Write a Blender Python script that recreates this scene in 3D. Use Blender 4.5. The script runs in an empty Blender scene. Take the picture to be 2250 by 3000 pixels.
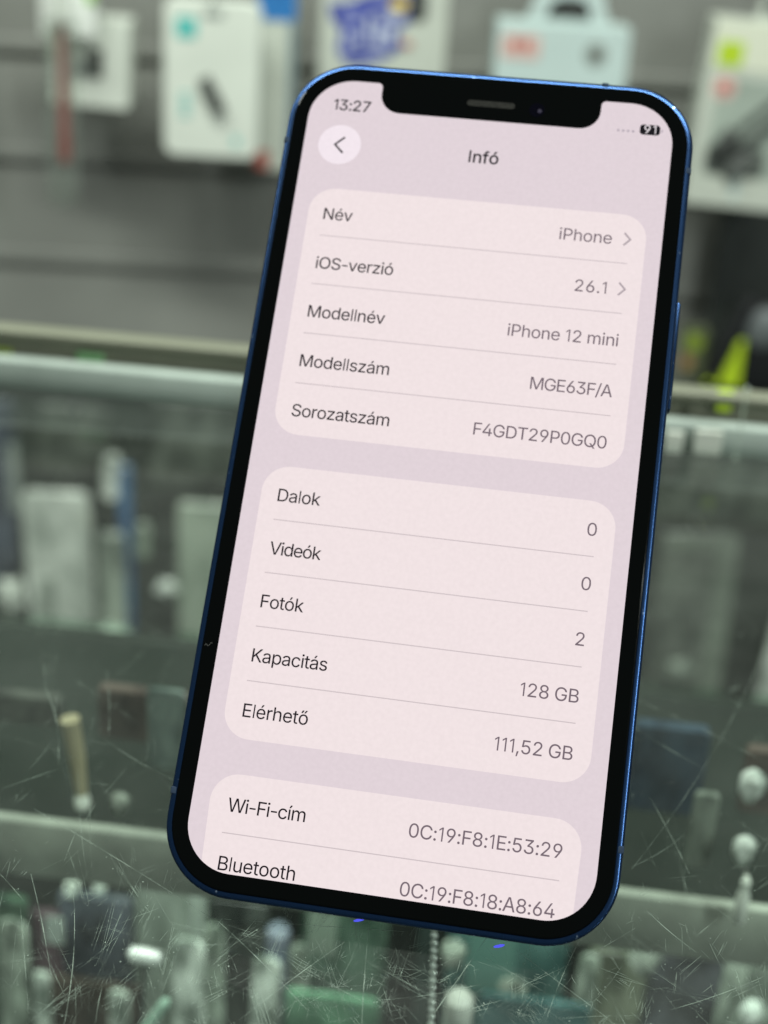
import bpy, bmesh, math, random, json
from mathutils import Vector, Matrix, Euler
from mathutils.geometry import tessellate_polygon, delaunay_2d_cdt

scene = bpy.context.scene
C = scene.collection
S = 0.001                                   # everything below is written in millimetres
R = math.radians

# ------------------------------------------------------------------ camera
CAM = Vector((18.2516, -164.0371, 141.2279))
RT = Vector((0.98634759, 0.1557132, 0.05358952))
UP = Vector((-0.11395618, 0.41047779, 0.90472204))
BK = Vector((0.11887987, -0.89847726, 0.42261826))
F = 4300.0
cam_d = bpy.data.cameras.new('camera')
cam = bpy.data.objects.new('camera', cam_d)
C.objects.link(cam)
cam.matrix_world = Matrix(((RT.x, UP.x, BK.x, CAM.x * S), (RT.y, UP.y, BK.y, CAM.y * S),
                           (RT.z, UP.z, BK.z, CAM.z * S), (0, 0, 0, 1)))
cam_d.sensor_fit = 'VERTICAL'
cam_d.sensor_height = 24
cam_d.lens = 24 * F / 3000
cam_d.clip_start = 0.005
cam_d.clip_end = 50
cam_d.dof.use_dof = True
cam_d.dof.focus_distance = 0.206
cam_d.dof.aperture_fstop = 9.8
scene.camera = cam

# ------------------------------------------------------------------ world, lamps, exposure
w = bpy.data.worlds.new('World')
scene.world = w
w.use_nodes = True
bg = w.node_tree.nodes['Background']
bg.inputs[0].default_value = (0.86, 1.0, 0.92, 1)
bg.inputs[1].default_value = 0.09


def lamp(name, loc, target, sx, sy, power, col):
    d = bpy.data.lights.new(name, 'AREA')
    d.shape = 'RECTANGLE'
    d.size, d.size_y = sx, sy
    d.energy = power
    d.color = col
    o = bpy.data.objects.new(name, d)
    C.objects.link(o)
    o.location = loc
    o.rotation_euler = (Vector(target) - Vector(loc)).to_track_quat('-Z', 'Y').to_euler()
    return o


lamp('ceiling_lamp', (0.0, -0.06, 1.55), (0.0, 0.5, 0), 1.3, 0.16, 38, (0.95, 1.0, 0.93))
lamp('ceiling_lamp', (-1.05, 0.15, 1.45), (0.0, 0.5, 0), 0.16, 1.2, 14, (0.93, 1.0, 0.93))
lamp('wall_lamp', (1.15, -0.68, 0.70), (0.0, 0.1, 0.06), 0.10, 0.7, 13, (0.93, 1.0, 0.97))
lamp('added_case_fill', (0.02, 0.125, -0.088), (0.02, 0.175, -0.16), 0.7, 0.006, 0.35, (0.9, 1.0, 0.93))  # added unseen fill light, brightens the goods under the shelf

scene.view_settings.view_transform = 'Standard'
scene.view_settings.look = 'None'
scene.view_settings.exposure = 0
scene.view_settings.gamma = 1
scene.view_settings.use_curve_mapping = False
scene.render.engine = 'CYCLES'
scene.cycles.use_denoising = True
scene.cycles.max_bounces = 10
scene.cycles.transparent_max_bounces = 16
scene.cycles.caustics_reflective = False
scene.cycles.caustics_refractive = False
scene.cycles.sample_clamp_indirect = 4


# ------------------------------------------------------------------ helpers
def ray(px, py):
    """direction of the sight line through a photo position (2250 x 3000)"""
    return RT * ((px - 1125) / F) - UP * ((py - 1500) / F) - BK


def hit(px, py, p0, n):
    d = ray(px, py)
    n = Vector(n)
    return CAM + d * ((Vector(p0) - CAM).dot(n) / d.dot(n))


def srgb(r, g, b):
    f = lambda c: (c / 255 / 12.92) if c / 255 <= 0.04045 else ((c / 255 + 0.055) / 1.055) ** 2.4
    return (f(r), f(g), f(b), 1)


MATS = {}


def mat(key, col, rough=0.5, metal=0.0, spec=0.5, var=0.0, scale=200.0, alpha=1.0, emi=None, es=1.0, bump=0.0, coat=0.0):
    """principled material with a little procedural mottling"""
    if key in MATS:
        return MATS[key]
    m = bpy.data.materials.new(key)
    m.use_nodes = True
    nt = m.node_tree
    b = nt.nodes['Principled BSDF']
    b.inputs['Base Color'].default_value = (*col[:3], 1)
    b.inputs['Roughness'].default_value = rough
    b.inputs['Metallic'].default_value = metal
    b.inputs['Specular IOR Level'].default_value = spec
    b.inputs['Alpha'].default_value = alpha
    b.inputs['Coat Weight'].default_value = coat
    if emi:
        b.inputs['Emission Color'].default_value = (*emi[:3], 1)
        b.inputs['Emission Strength'].default_value = es
    if var or bump:
        tc = nt.nodes.new('ShaderNodeTexCoord')
        nz = nt.nodes.new('ShaderNodeTexNoise')
        nz.inputs['Scale'].default_value = scale
        nz.inputs['Detail'].default_value = 4
        nt.links.new(tc.outputs['Object'], nz.inputs['Vector'])
        if var:
            mr = nt.nodes.new('ShaderNodeMapRange')
            mr.inputs['From Min'].default_value = 0.3
            mr.inputs['From Max'].default_value = 0.7
            mr.inputs['To Min'].default_value = 1 - var
            mr.inputs['To Max'].default_value = 1 + var
            nt.links.new(nz.outputs['Fac'], mr.inputs['Value'])
            vm = nt.nodes.new('ShaderNodeVectorMath')
            vm.operation = 'SCALE'
            vm.inputs[0].default_value = col[:3]
            nt.links.new(mr.outputs[0], vm.inputs['Scale'])
            nt.links.new(vm.outputs[0], b.inputs['Base Color'])
        if bump:
            bp = nt.nodes.new('ShaderNodeBump')
            bp.inputs['Strength'].default_value = bump
            bp.inputs['Distance'].default_value = 0.0005
            nt.links.new(nz.outputs['Fac'], bp.inputs['Height'])
            nt.links.new(bp.outputs[0], b.inputs['Normal'])
    MATS[key] = m
    return m


def clear_mat(key, tint, ior=1.4, rough=0.02, film=0.0, film_col=(0.5, 0.55, 0.5)):
    """clear sheet: tinted see-through + fresnel reflection + a thin milky film of dust"""
    if key in MATS:
        return MATS[key]
    m = bpy.data.materials.new(key)
    m.use_nodes = True
    nt = m.node_tree
    nt.nodes.remove(nt.nodes['Principled BSDF'])
    out = nt.nodes['Material Output']
    tr = nt.nodes.new('ShaderNodeBsdfTransparent')
    tr.inputs[0].default_value = (*tint, 1)
    gl = nt.nodes.new('ShaderNodeBsdfGlossy')
    gl.inputs['Roughness'].default_value = rough
    fr = nt.nodes.new('ShaderNodeFresnel')
    ge = nt.nodes.new('ShaderNodeNewGeometry')     # same reflectance entering and leaving the thin sheet
    mi = nt.nodes.new('ShaderNodeMix')
    mi.inputs[2].default_value = ior
    mi.inputs[3].default_value = 1 / ior
    nt.links.new(ge.outputs['Backfacing'], mi.inputs[0])
    nt.links.new(mi.outputs[0], fr.inputs['IOR'])
    mx = nt.nodes.new('ShaderNodeMixShader')
    nt.links.new(fr.outputs[0], mx.inputs[0])
    nt.links.new(tr.outputs[0], mx.inputs[1])
    nt.links.new(gl.outputs[0], mx.inputs[2])
    last = mx
    if film:
        df = nt.nodes.new('ShaderNodeBsdfDiffuse')
        df.inputs[0].default_value = (*film_col, 1)
        tc = nt.nodes.new('ShaderNodeTexCoord')
        nz = nt.nodes.new('ShaderNodeTexNoise')
        nz.inputs['Scale'].default_value = 35
        nz.inputs['Detail'].default_value = 6
        nt.links.new(tc.outputs['Object'], nz.inputs['Vector'])
        mr = nt.nodes.new('ShaderNodeMapRange')
        mr.inputs['From Min'].default_value = 0.35
        mr.inputs['From Max'].default_value = 0.75
        mr.inputs['To Min'].default_value = film * 0.2
        mr.inputs['To Max'].default_value = film * 1.6
        nt.links.new(nz.outputs['Fac'], mr.inputs['Value'])
        m2 = nt.nodes.new('ShaderNodeMixShader')
        nt.links.new(mr.outputs[0], m2.inputs[0])
        nt.links.new(mx.outputs[0], m2.inputs[1])
        nt.links.new(df.outputs[0], m2.inputs[2])
        last = m2
    nt.links.new(last.outputs[0], out.inputs['Surface'])
    MATS[key] = m
    return m


class MB:
    """collects shapes (millimetres) with a material slot each; build() links ONE mesh object"""

    def __init__(self):
        self.v, self.f, self.mi, self.mats = [], [], [], []

    def slot(self, m):
        if m not in self.mats:
            self.mats.append(m)
        return self.mats.index(m)

    def add(self, verts, faces, m):
        o = len(self.v)
        i = self.slot(m)
        self.v += [Vector(p) for p in verts]
        for f in faces:
            self.f.append([a + o for a in f])
            self.mi.append(i)
        return self

    def box(self, c, s, m, bev=0.0, rot=None, seg=3):
        bm = bmesh.new()
        bmesh.ops.create_cube(bm, size=1)
        bmesh.ops.scale(bm, vec=Vector(s), verts=bm.verts)
        if bev:
            bmesh.ops.bevel(bm, geom=bm.edges[:], offset=bev, segments=seg, profile=0.5, affect='EDGES')
        M = Matrix.Translation(Vector(c)) @ (Euler(rot).to_matrix().to_4x4() if rot else Matrix())
        bmesh.ops.transform(bm, matrix=M, verts=bm.verts)
        bm.verts.index_update()
        self.add([v.co.copy() for v in bm.verts], [[v.index for v in f.verts] for f in bm.faces], m)
        bm.free()
        return self

    def plate(self, poly, y0, y1, m, bev=0.0):
        """outline in x,z extruded from y0 (front, nearer) to y1 (back)"""
        n = len(poly)
        ins = inset(poly, bev) if bev else poly
        loops = [([(a, y0, b) for a, b in ins]), ([(a, y0 + bev, b) for a, b in poly]), ([(a, y1, b) for a, b in poly])]
        if not bev:
            loops = loops[1:]
        v = sum(loops, [])
        f = []
        for k in range(len(loops) - 1):
            for i in range(n):
                j = (i + 1) % n
                f.append((k * n + i, k * n + j, (k + 1) * n + j, (k + 1) * n + i))
        tri = tessellate_polygon([[Vector((a, b, 0)) for a, b in ins]])
        f += [tuple(t) for t in tri]
        f += [tuple(t + (len(loops) - 1) * n for t in tt) for tt in tri]
        return self.add(v, f, m)

    def tube(self, pts, r, m, n=10, caps=True, radii=None):
        pts = [Vector(p) for p in pts]
        v, f = [], []
        up = Vector((0.123, 0.456, 0.881)).normalized()
        for i, p in enumerate(pts):
            d = (pts[min(i + 1, len(pts) - 1)] - pts[max(i - 1, 0)]).normalized()
            a = d.cross(up)
            if a.length < 0.05:
                a = d.cross(Vector((1, 0, 0)))
            a.normalize()
            b = d.cross(a)
            rr = radii[i] if radii else r
            for k in range(n):
                t = 2 * math.pi * k / n
                v.append(p + a * (rr * math.cos(t)) + b * (rr * math.sin(t)))
        for i in range(len(pts) - 1):
            for k in range(n):
                l = (k + 1) % n
                f.append((i * n + k, i * n + l, (i + 1) * n + l, (i + 1) * n + k))
        if caps:
            f.append(tuple(range(n - 1, -1, -1)))
            f.append(tuple((len(pts) - 1) * n + k for k in range(n)))
        return self.add(v, f, m)

    def lathe(self, prof, m, n=24, c=(0, 0, 0), rot=None):
        v, f = [], []
        M = (Euler(rot).to_matrix() if rot else Matrix.Identity(3))
        for r, z in prof:
            for k in range(n):
                t = 2 * math.pi * k / n
                v.append(M @ Vector((r * math.cos(t), r * math.sin(t), z)) + Vector(c))
        for i in range(len(prof) - 1):
            for k in range(n):
                l = (k + 1) % n
                f.append((i * n + k, i * n + l, (i + 1) * n + l, (i + 1) * n + k))
        f.append(tuple(range(n - 1, -1, -1)))
        f.append(tuple((len(prof) - 1) * n + k for k in range(n)))
        return self.add(v, f, m)

    def build(self, name, parent=None, smooth=True, ang=25):
        me = bpy.data.meshes.new(name)
        me.from_pydata([p * S for p in self.v], [], self.f)
        for m in self.mats:
            me.materials.append(m)
        me.polygons.foreach_set('material_index', self.mi)
        bm = bmesh.new()
        bm.from_mesh(me)
        bmesh.ops.recalc_face_normals(bm, faces=bm.faces)
        bm.to_mesh(me)
        bm.free()
        if smooth:
            me.polygons.foreach_set('use_smooth', [True] * len(me.polygons))
            me.set_sharp_from_angle(angle=R(ang))
        me.update()
        o = bpy.data.objects.new(name, me)
        C.objects.link(o)
        if parent:
            o.parent = parent
        return o


def inset(poly, d):
    """move a counter-clockwise or clockwise outline inwards by d"""
    n = len(poly)
    area = sum(poly[i][0] * poly[(i + 1) % n][1] - poly[(i + 1) % n][0] * poly[i][1] for i in range(n))
    s = 1 if area > 0 else -1
    out = []
    for i in range(n):
        p0, p1, p2 = Vector(poly[i - 1]), Vector(poly[i]), Vector(poly[(i + 1) % n])
        a, b = (p1 - p0), (p2 - p1)
        if a.length < 1e-9 or b.length < 1e-9:
            out.append(tuple(p1))
            continue
        a.normalize()
        b.normalize()
        na, nb = Vector((-a.y, a.x)) * s, Vector((-b.y, b.x)) * s
        m = na + nb
        if m.length < 1e-6:
            m = na
        m.normalize()
        k = d / max(0.35, m.dot(na))
        out.append((p1.x + m.x * k, p1.y + m.y * k))
    return out


def rrect(x0, y0, x1, y1, r, n=8):
    out = []
    for cx, cy, a in ((x1 - r, y1 - r, 0), (x0 + r, y1 - r, 90), (x0 + r, y0 + r, 180), (x1 - r, y0 + r, 270)):
        for k in range(n + 1):
            t = R(a + 90 * k / n)
            out.append((cx + r * math.cos(t), cy + r * math.sin(t)))
    return out


def tag(o, label, cat, group=None):
    o['label'] = label
    o['category'] = cat
    if group:
        o['group'] = group
    return o


def thing(name, label, cat, loc, M=None, group=None):
    """an Empty at the thing's base; loc in millimetres, M a 3x3 with the thing's own axes"""
    o = bpy.data.objects.new(name, None)
    o.empty_display_size = 0.01
    C.objects.link(o)
    T = (M.to_4x4() if M else Matrix())
    T.translation = Vector(loc) * S
    o.matrix_world = T
    return tag(o, label, cat, group)


def rotz(deg):
    return Matrix.Rotation(R(deg), 3, 'Z')


def flat(mb, outer, holes, y, m):
    """filled flat shape in x,z at depth y, facing -y"""
    bm = bmesh.new()
    for l in [outer] + list(holes):
        vs = [bm.verts.new((a * 1000, b * 1000, 0)) for a, b in l]
        for i in range(len(vs)):
            bm.edges.new((vs[i - 1], vs[i]))
    bmesh.ops.triangle_fill(bm, edges=bm.edges[:], use_beauty=True, use_dissolve=False, normal=(0, 0, 1))
    bm.verts.index_update()
    mb.add([(v.co.x / 1000, y, v.co.y / 1000) for v in bm.verts], [[v.index for v in f.verts] for f in bm.faces], m)
    bm.free()


# ------------------------------------------------------------------ setting: counter frame and wall frame
CY = rotz(2.0)                      # the counter runs a little off the phone's lower edge
WY = rotz(8.0)                      # and the wall a little more
CX_AX, CY_AX = CY @ Vector((1, 0, 0)), CY @ Vector((0, 1, 0))
WX_AX, WY_AX = WY @ Vector((1, 0, 0)), WY @ Vector((0, 1, 0))
ZUP = Vector((0, 0, 1))
WALL = CAM + Vector((0, 1, 0)) * 1250
WALL.z = 0


def on_wall(px, py, off=0.0):
    """point of the wall (or off mm in front of it) seen at a photo position"""
    return hit(px, py, WALL - WY_AX * off, WY_AX)


def on_case(px, py, y):
    """point of the upright plane y mm behind the phone, along the counter"""
    return hit(px, py, CY_AX * y, CY_AX)


def on_level(px, py, z):
    return hit(px, py, Vector((0, 0, z)), ZUP)


def cl(p):
    """world point -> counter's own axes"""
    return CY.transposed() @ Vector(p)


WALLM = mat('grey_wall_panel', (0.235, 0.242, 0.218), 0.55, var=0.22, scale=5)
GROOVE = mat('dark_groove', (0.075, 0.08, 0.07), 0.6)

# slatted wall panel: a shelf-hook groove every 88 mm
groove0 = on_wall(350, 795, 0).z
mbw = MB()
prof = [(0, -300)]
k0 = math.ceil((-290 - groove0) / 88)
for k in range(k0, k0 + 17):
    z = groove0 + k * 88
    prof += [(0, z - 3), (5, z - 4), (5, z + 4), (-0.8, z + 4.5), (-0.8, z + 13), (0, z + 15)]
prof.append((0, prof[-1][1] + 60))
vv, ff, n = [], [], len(prof)
for x in (-900, 1000):
    vv += [(x, y, z) for y, z in prof]
    vv += [(x, 22, prof[-1][1]), (x, 22, prof[0][1])]
N = n + 2
for i in range(N):
    j = (i + 1) % N
    ff.append((i, j, N + j, N + i))
ff += [tuple(range(N)), tuple(range(2 * N - 1, N - 1, -1))]
mbw.add(vv, ff, WALLM)
wall = mbw.build('wall', smooth=False)
Tm = WY.to_4x4()
Tm.translation = WALL * S
wall.matrix_world = Tm
wall['kind'] = 'structure'

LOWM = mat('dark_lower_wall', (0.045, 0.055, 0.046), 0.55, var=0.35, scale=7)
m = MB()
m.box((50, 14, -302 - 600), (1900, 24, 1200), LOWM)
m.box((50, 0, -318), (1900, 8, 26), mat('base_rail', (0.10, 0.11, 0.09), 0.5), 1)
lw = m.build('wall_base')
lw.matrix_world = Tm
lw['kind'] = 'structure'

# ------------------------------------------------------------------ glass counter
GLASS = clear_mat('counter_glass', (0.93, 0.955, 0.94), 1.18, 0.03, film=0.022, film_col=(0.42, 0.46, 0.42))
MINT = mat('pale_rail', (0.33, 0.39, 0.345), 0.6, var=0.2, scale=30)
OLIVE = mat('olive_rail', (0.19, 0.20, 0.145), 0.4, var=0.08, scale=25)
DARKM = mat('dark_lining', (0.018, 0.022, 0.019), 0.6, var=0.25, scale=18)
SHELFM = mat('pale_shelf', (0.27, 0.30, 0.25), 0.7, var=0.5, scale=50)
SHELFD = mat('shelf_lining', (0.034, 0.036, 0.031), 0.6, var=0.2, scale=22)

far_a = cl(on_level(350, 1140, 0))
FAR = far_a.y                       # far edge of the glass in the counter's axes
counter = thing('glass_counter', 'scratched glass display counter with pale back rail and shelf full of small goods', 'counter', (0, 0, 0), CY)
W0, W1, NEAR = -420, 460, -190
MB().box(((W0 + W1) / 2, (FAR + NEAR) / 2, -4), (W1 - W0, FAR - NEAR, 8), GLASS, 0.8).build('glass_top', counter)
gt = [o for o in counter.children if o.name.startswith('glass_top')][0]
# back rail on the far edge: pale lower strip, dark slot, olive upper strip
zt = cl(on_case(350, 1000, FAR + 6)).z
z1 = cl(on_case(350, 1078, FAR + 2)).z
z0 = cl(on_case(350, 1140, FAR)).z - 3
print('rail z', z0, z1, zt, 'FAR', FAR)
m = MB()
m.box(((W0 + W1) / 2, FAR + 3, (z0 + z1) / 2), (W1 - W0, 5, z1 - z0), MINT, 1.0)
m.build('lower_rail', counter)
m = MB()
m.box(((W0 + W1) / 2, FAR + 9, (z1 + zt) / 2 - 1), (W1 - W0, 3, zt - z1), mat('rail_slot', (0.22, 0.23, 0.17), 0.5, var=0.2, scale=40), 0.3)
m.build('rail_channel', counter)
m = MB()
m.box(((W0 + W1) / 2, FAR + 7, zt), (W1 - W0, 7, 2.2), OLIVE, 0.6)
m.build('upper_rail', counter)
# case body
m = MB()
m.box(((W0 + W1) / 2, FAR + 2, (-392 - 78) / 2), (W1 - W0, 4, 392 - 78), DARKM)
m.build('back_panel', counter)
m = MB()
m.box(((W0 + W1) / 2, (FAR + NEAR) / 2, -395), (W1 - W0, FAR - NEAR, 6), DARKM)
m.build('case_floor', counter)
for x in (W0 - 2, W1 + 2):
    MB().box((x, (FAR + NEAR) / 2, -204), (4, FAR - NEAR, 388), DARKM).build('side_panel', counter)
MB().box(((W0 + W1) / 2, NEAR - 2, -204), (W1 - W0, 4, 388), clear_mat('front_glass_sheet', (0.9, 0.96, 0.92))).build('front_pane', counter)
SZ = -72.0                          # shelf height
lip0 = cl(on_level(650, 2475, SZ - 0))
SY = lip0.y
sh_h = SZ + 4 - cl(on_case(650, 2540, SY)).z
print('shelf y', SY, 'h', sh_h, 'FAR', FAR, flush=True)
m = MB()
m.box(((W0 + W1) / 2, (SY + FAR) / 2 + 1, SZ - 2), (W1 - W0, FAR - SY - 4, 4), clear_mat('shelf_glass', (0.80, 0.88, 0.83), 1.12, 0.03, film=0.01), 0.3)
m.build('shelf_board', counter)
m = MB()
m.box(((W0 + W1) / 2, SY, SZ - 7.0), (W1 - W0, 3, 16.5), SHELFM, 1.2)
m.build('shelf_lip', counter)

# ------------------------------------------------------------------ the phone
PUP = Vector((0, 0.633282309, 0.773920873))
PN = Vector((0, -0.77392087, 0.63328231))
# local axes: x right, y = away from the viewer (-normal), z up the phone; origin at the lower back edge
PM = Matrix(((1, -PN.x, PUP.x), (0, -PN.y, PUP.y), (0, -PN.z, PUP.z)))
phone = thing('smartphone', 'blue framed smartphone leaning upright on scratched glass, screen showing a pink settings list', 'smartphone', (0, 0, 0), PM)
FR = -7.4                           # y of the front face
ZC = 65.75                          # z of the screen's centre
PW, PH = 64.2, 131.5

BLUE = bpy.data.materials.new('blue_anodised_aluminium')
BLUE.use_nodes = True
nt = BLUE.node_tree
b = nt.nodes['Principled BSDF']
b.inputs['Metallic'].default_value = 0.85
b.inputs['Roughness'].default_value = 0.24
tc = nt.nodes.new('ShaderNodeTexCoord')
vo = nt.nodes.new('ShaderNodeTexNoise')
vo.inputs['Scale'].default_value = 900
vo.inputs['Detail'].default_value = 3
nt.links.new(tc.outputs['Object'], vo.inputs['Vector'])
rp = nt.nodes.new('ShaderNodeValToRGB')
rp.color_ramp.elements[0].position = 0.70
rp.color_ramp.elements[0].color = (0.016, 0.044, 0.118, 1)
rp.color_ramp.elements[1].position = 0.76
rp.color_ramp.elements[1].color = (0.35, 0.45, 0.6, 1)
nt.links.new(vo.outputs['Fac'], rp.inputs['Fac'])
nt.links.new(rp.outputs[0], b.inputs['Base Color'])

BLACKG = mat('black_cover_glass', (0.0012, 0.0015, 0.0015), 0.06, spec=0.16)


def ring_mesh(mb, loops, m, close_first=True, close_last=True):
    n = len(loops[0])
    v = sum(loops, [])
    f = []
    for k in range(len(loops) - 1):
        for i in range(n):
            j = (i + 1) % n
            f.append((k * n + i, k * n + j, (k + 1) * n + j, (k + 1) * n + i))
    if close_first:
        f.append(tuple(range(n)))
    if close_last:
        f.append(tuple((len(loops) - 1) * n + i for i in range(n)))
    mb.add(v, f, m)


base = rrect(-PW / 2, 0, PW / 2, PH, 10.4, 14)


def lp(ins, y):
    return [(a, y, b) for a, b in (inset(base, ins) if ins else base)]


m = MB()
ring_mesh(m, [lp(0.9, 0), lp(0.25, -0.12), lp(0, -0.5), lp(0, FR + 0.75), lp(0.05, FR + 0.45), lp(0.2, FR + 0.18), lp(0.45, FR + 0.04),
              lp(0.92, FR + 0.0), lp(0.92, FR + 0.4)], BLUE)
frame = m.build('frame', phone, ang=50)
m = MB()
ring_mesh(m, [lp(0.94, FR + 0.38), lp(0.94, FR + 0.0), lp(1.02, FR - 0.14), lp(1.2, FR - 0.2)], BLACKG, close_first=False)
glass = m.build('front_glass', phone, ang=8)
# antenna bands across the frame
BAND = mat('grey_blue_band', (0.02, 0.032, 0.055), 0.8, spec=0.1)


def band(side, t):
    mb_ = MB()
    if side == 'L':
        mb_.box((-PW / 2 + 0.42, (FR) / 2, t), (0.9, -FR + 0.06, 1.1), BAND, 0.2)
    elif side == 'R':
        mb_.box((PW / 2 - 0.42, (FR) / 2, t), (0.9, -FR + 0.06, 1.1), BAND, 0.2)
    elif side == 'T':
        mb_.box((t, FR / 2, PH - 0.42), (1.1, -FR + 0.06, 0.9), BAND, 0.2)
    mb_.build('antenna_band', frame)


band('L', PH - 14.5)
band('R', PH - 14.0)
band('T', 17.5)
band('L', 13.8)
band('R', 14.2)
# right side button
m = MB()
m.box((PW / 2 + 0.18, FR / 2, PH - 43.5), (0.9, 2.6, 17.5), BLUE, 0.4)
m.build('side_button', frame)

# --- the display
K = 57.6 / 375


def sx(x):
    return (x - 187.5) * K


def sz(y):
    return ZC + (406 - y) * K


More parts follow.
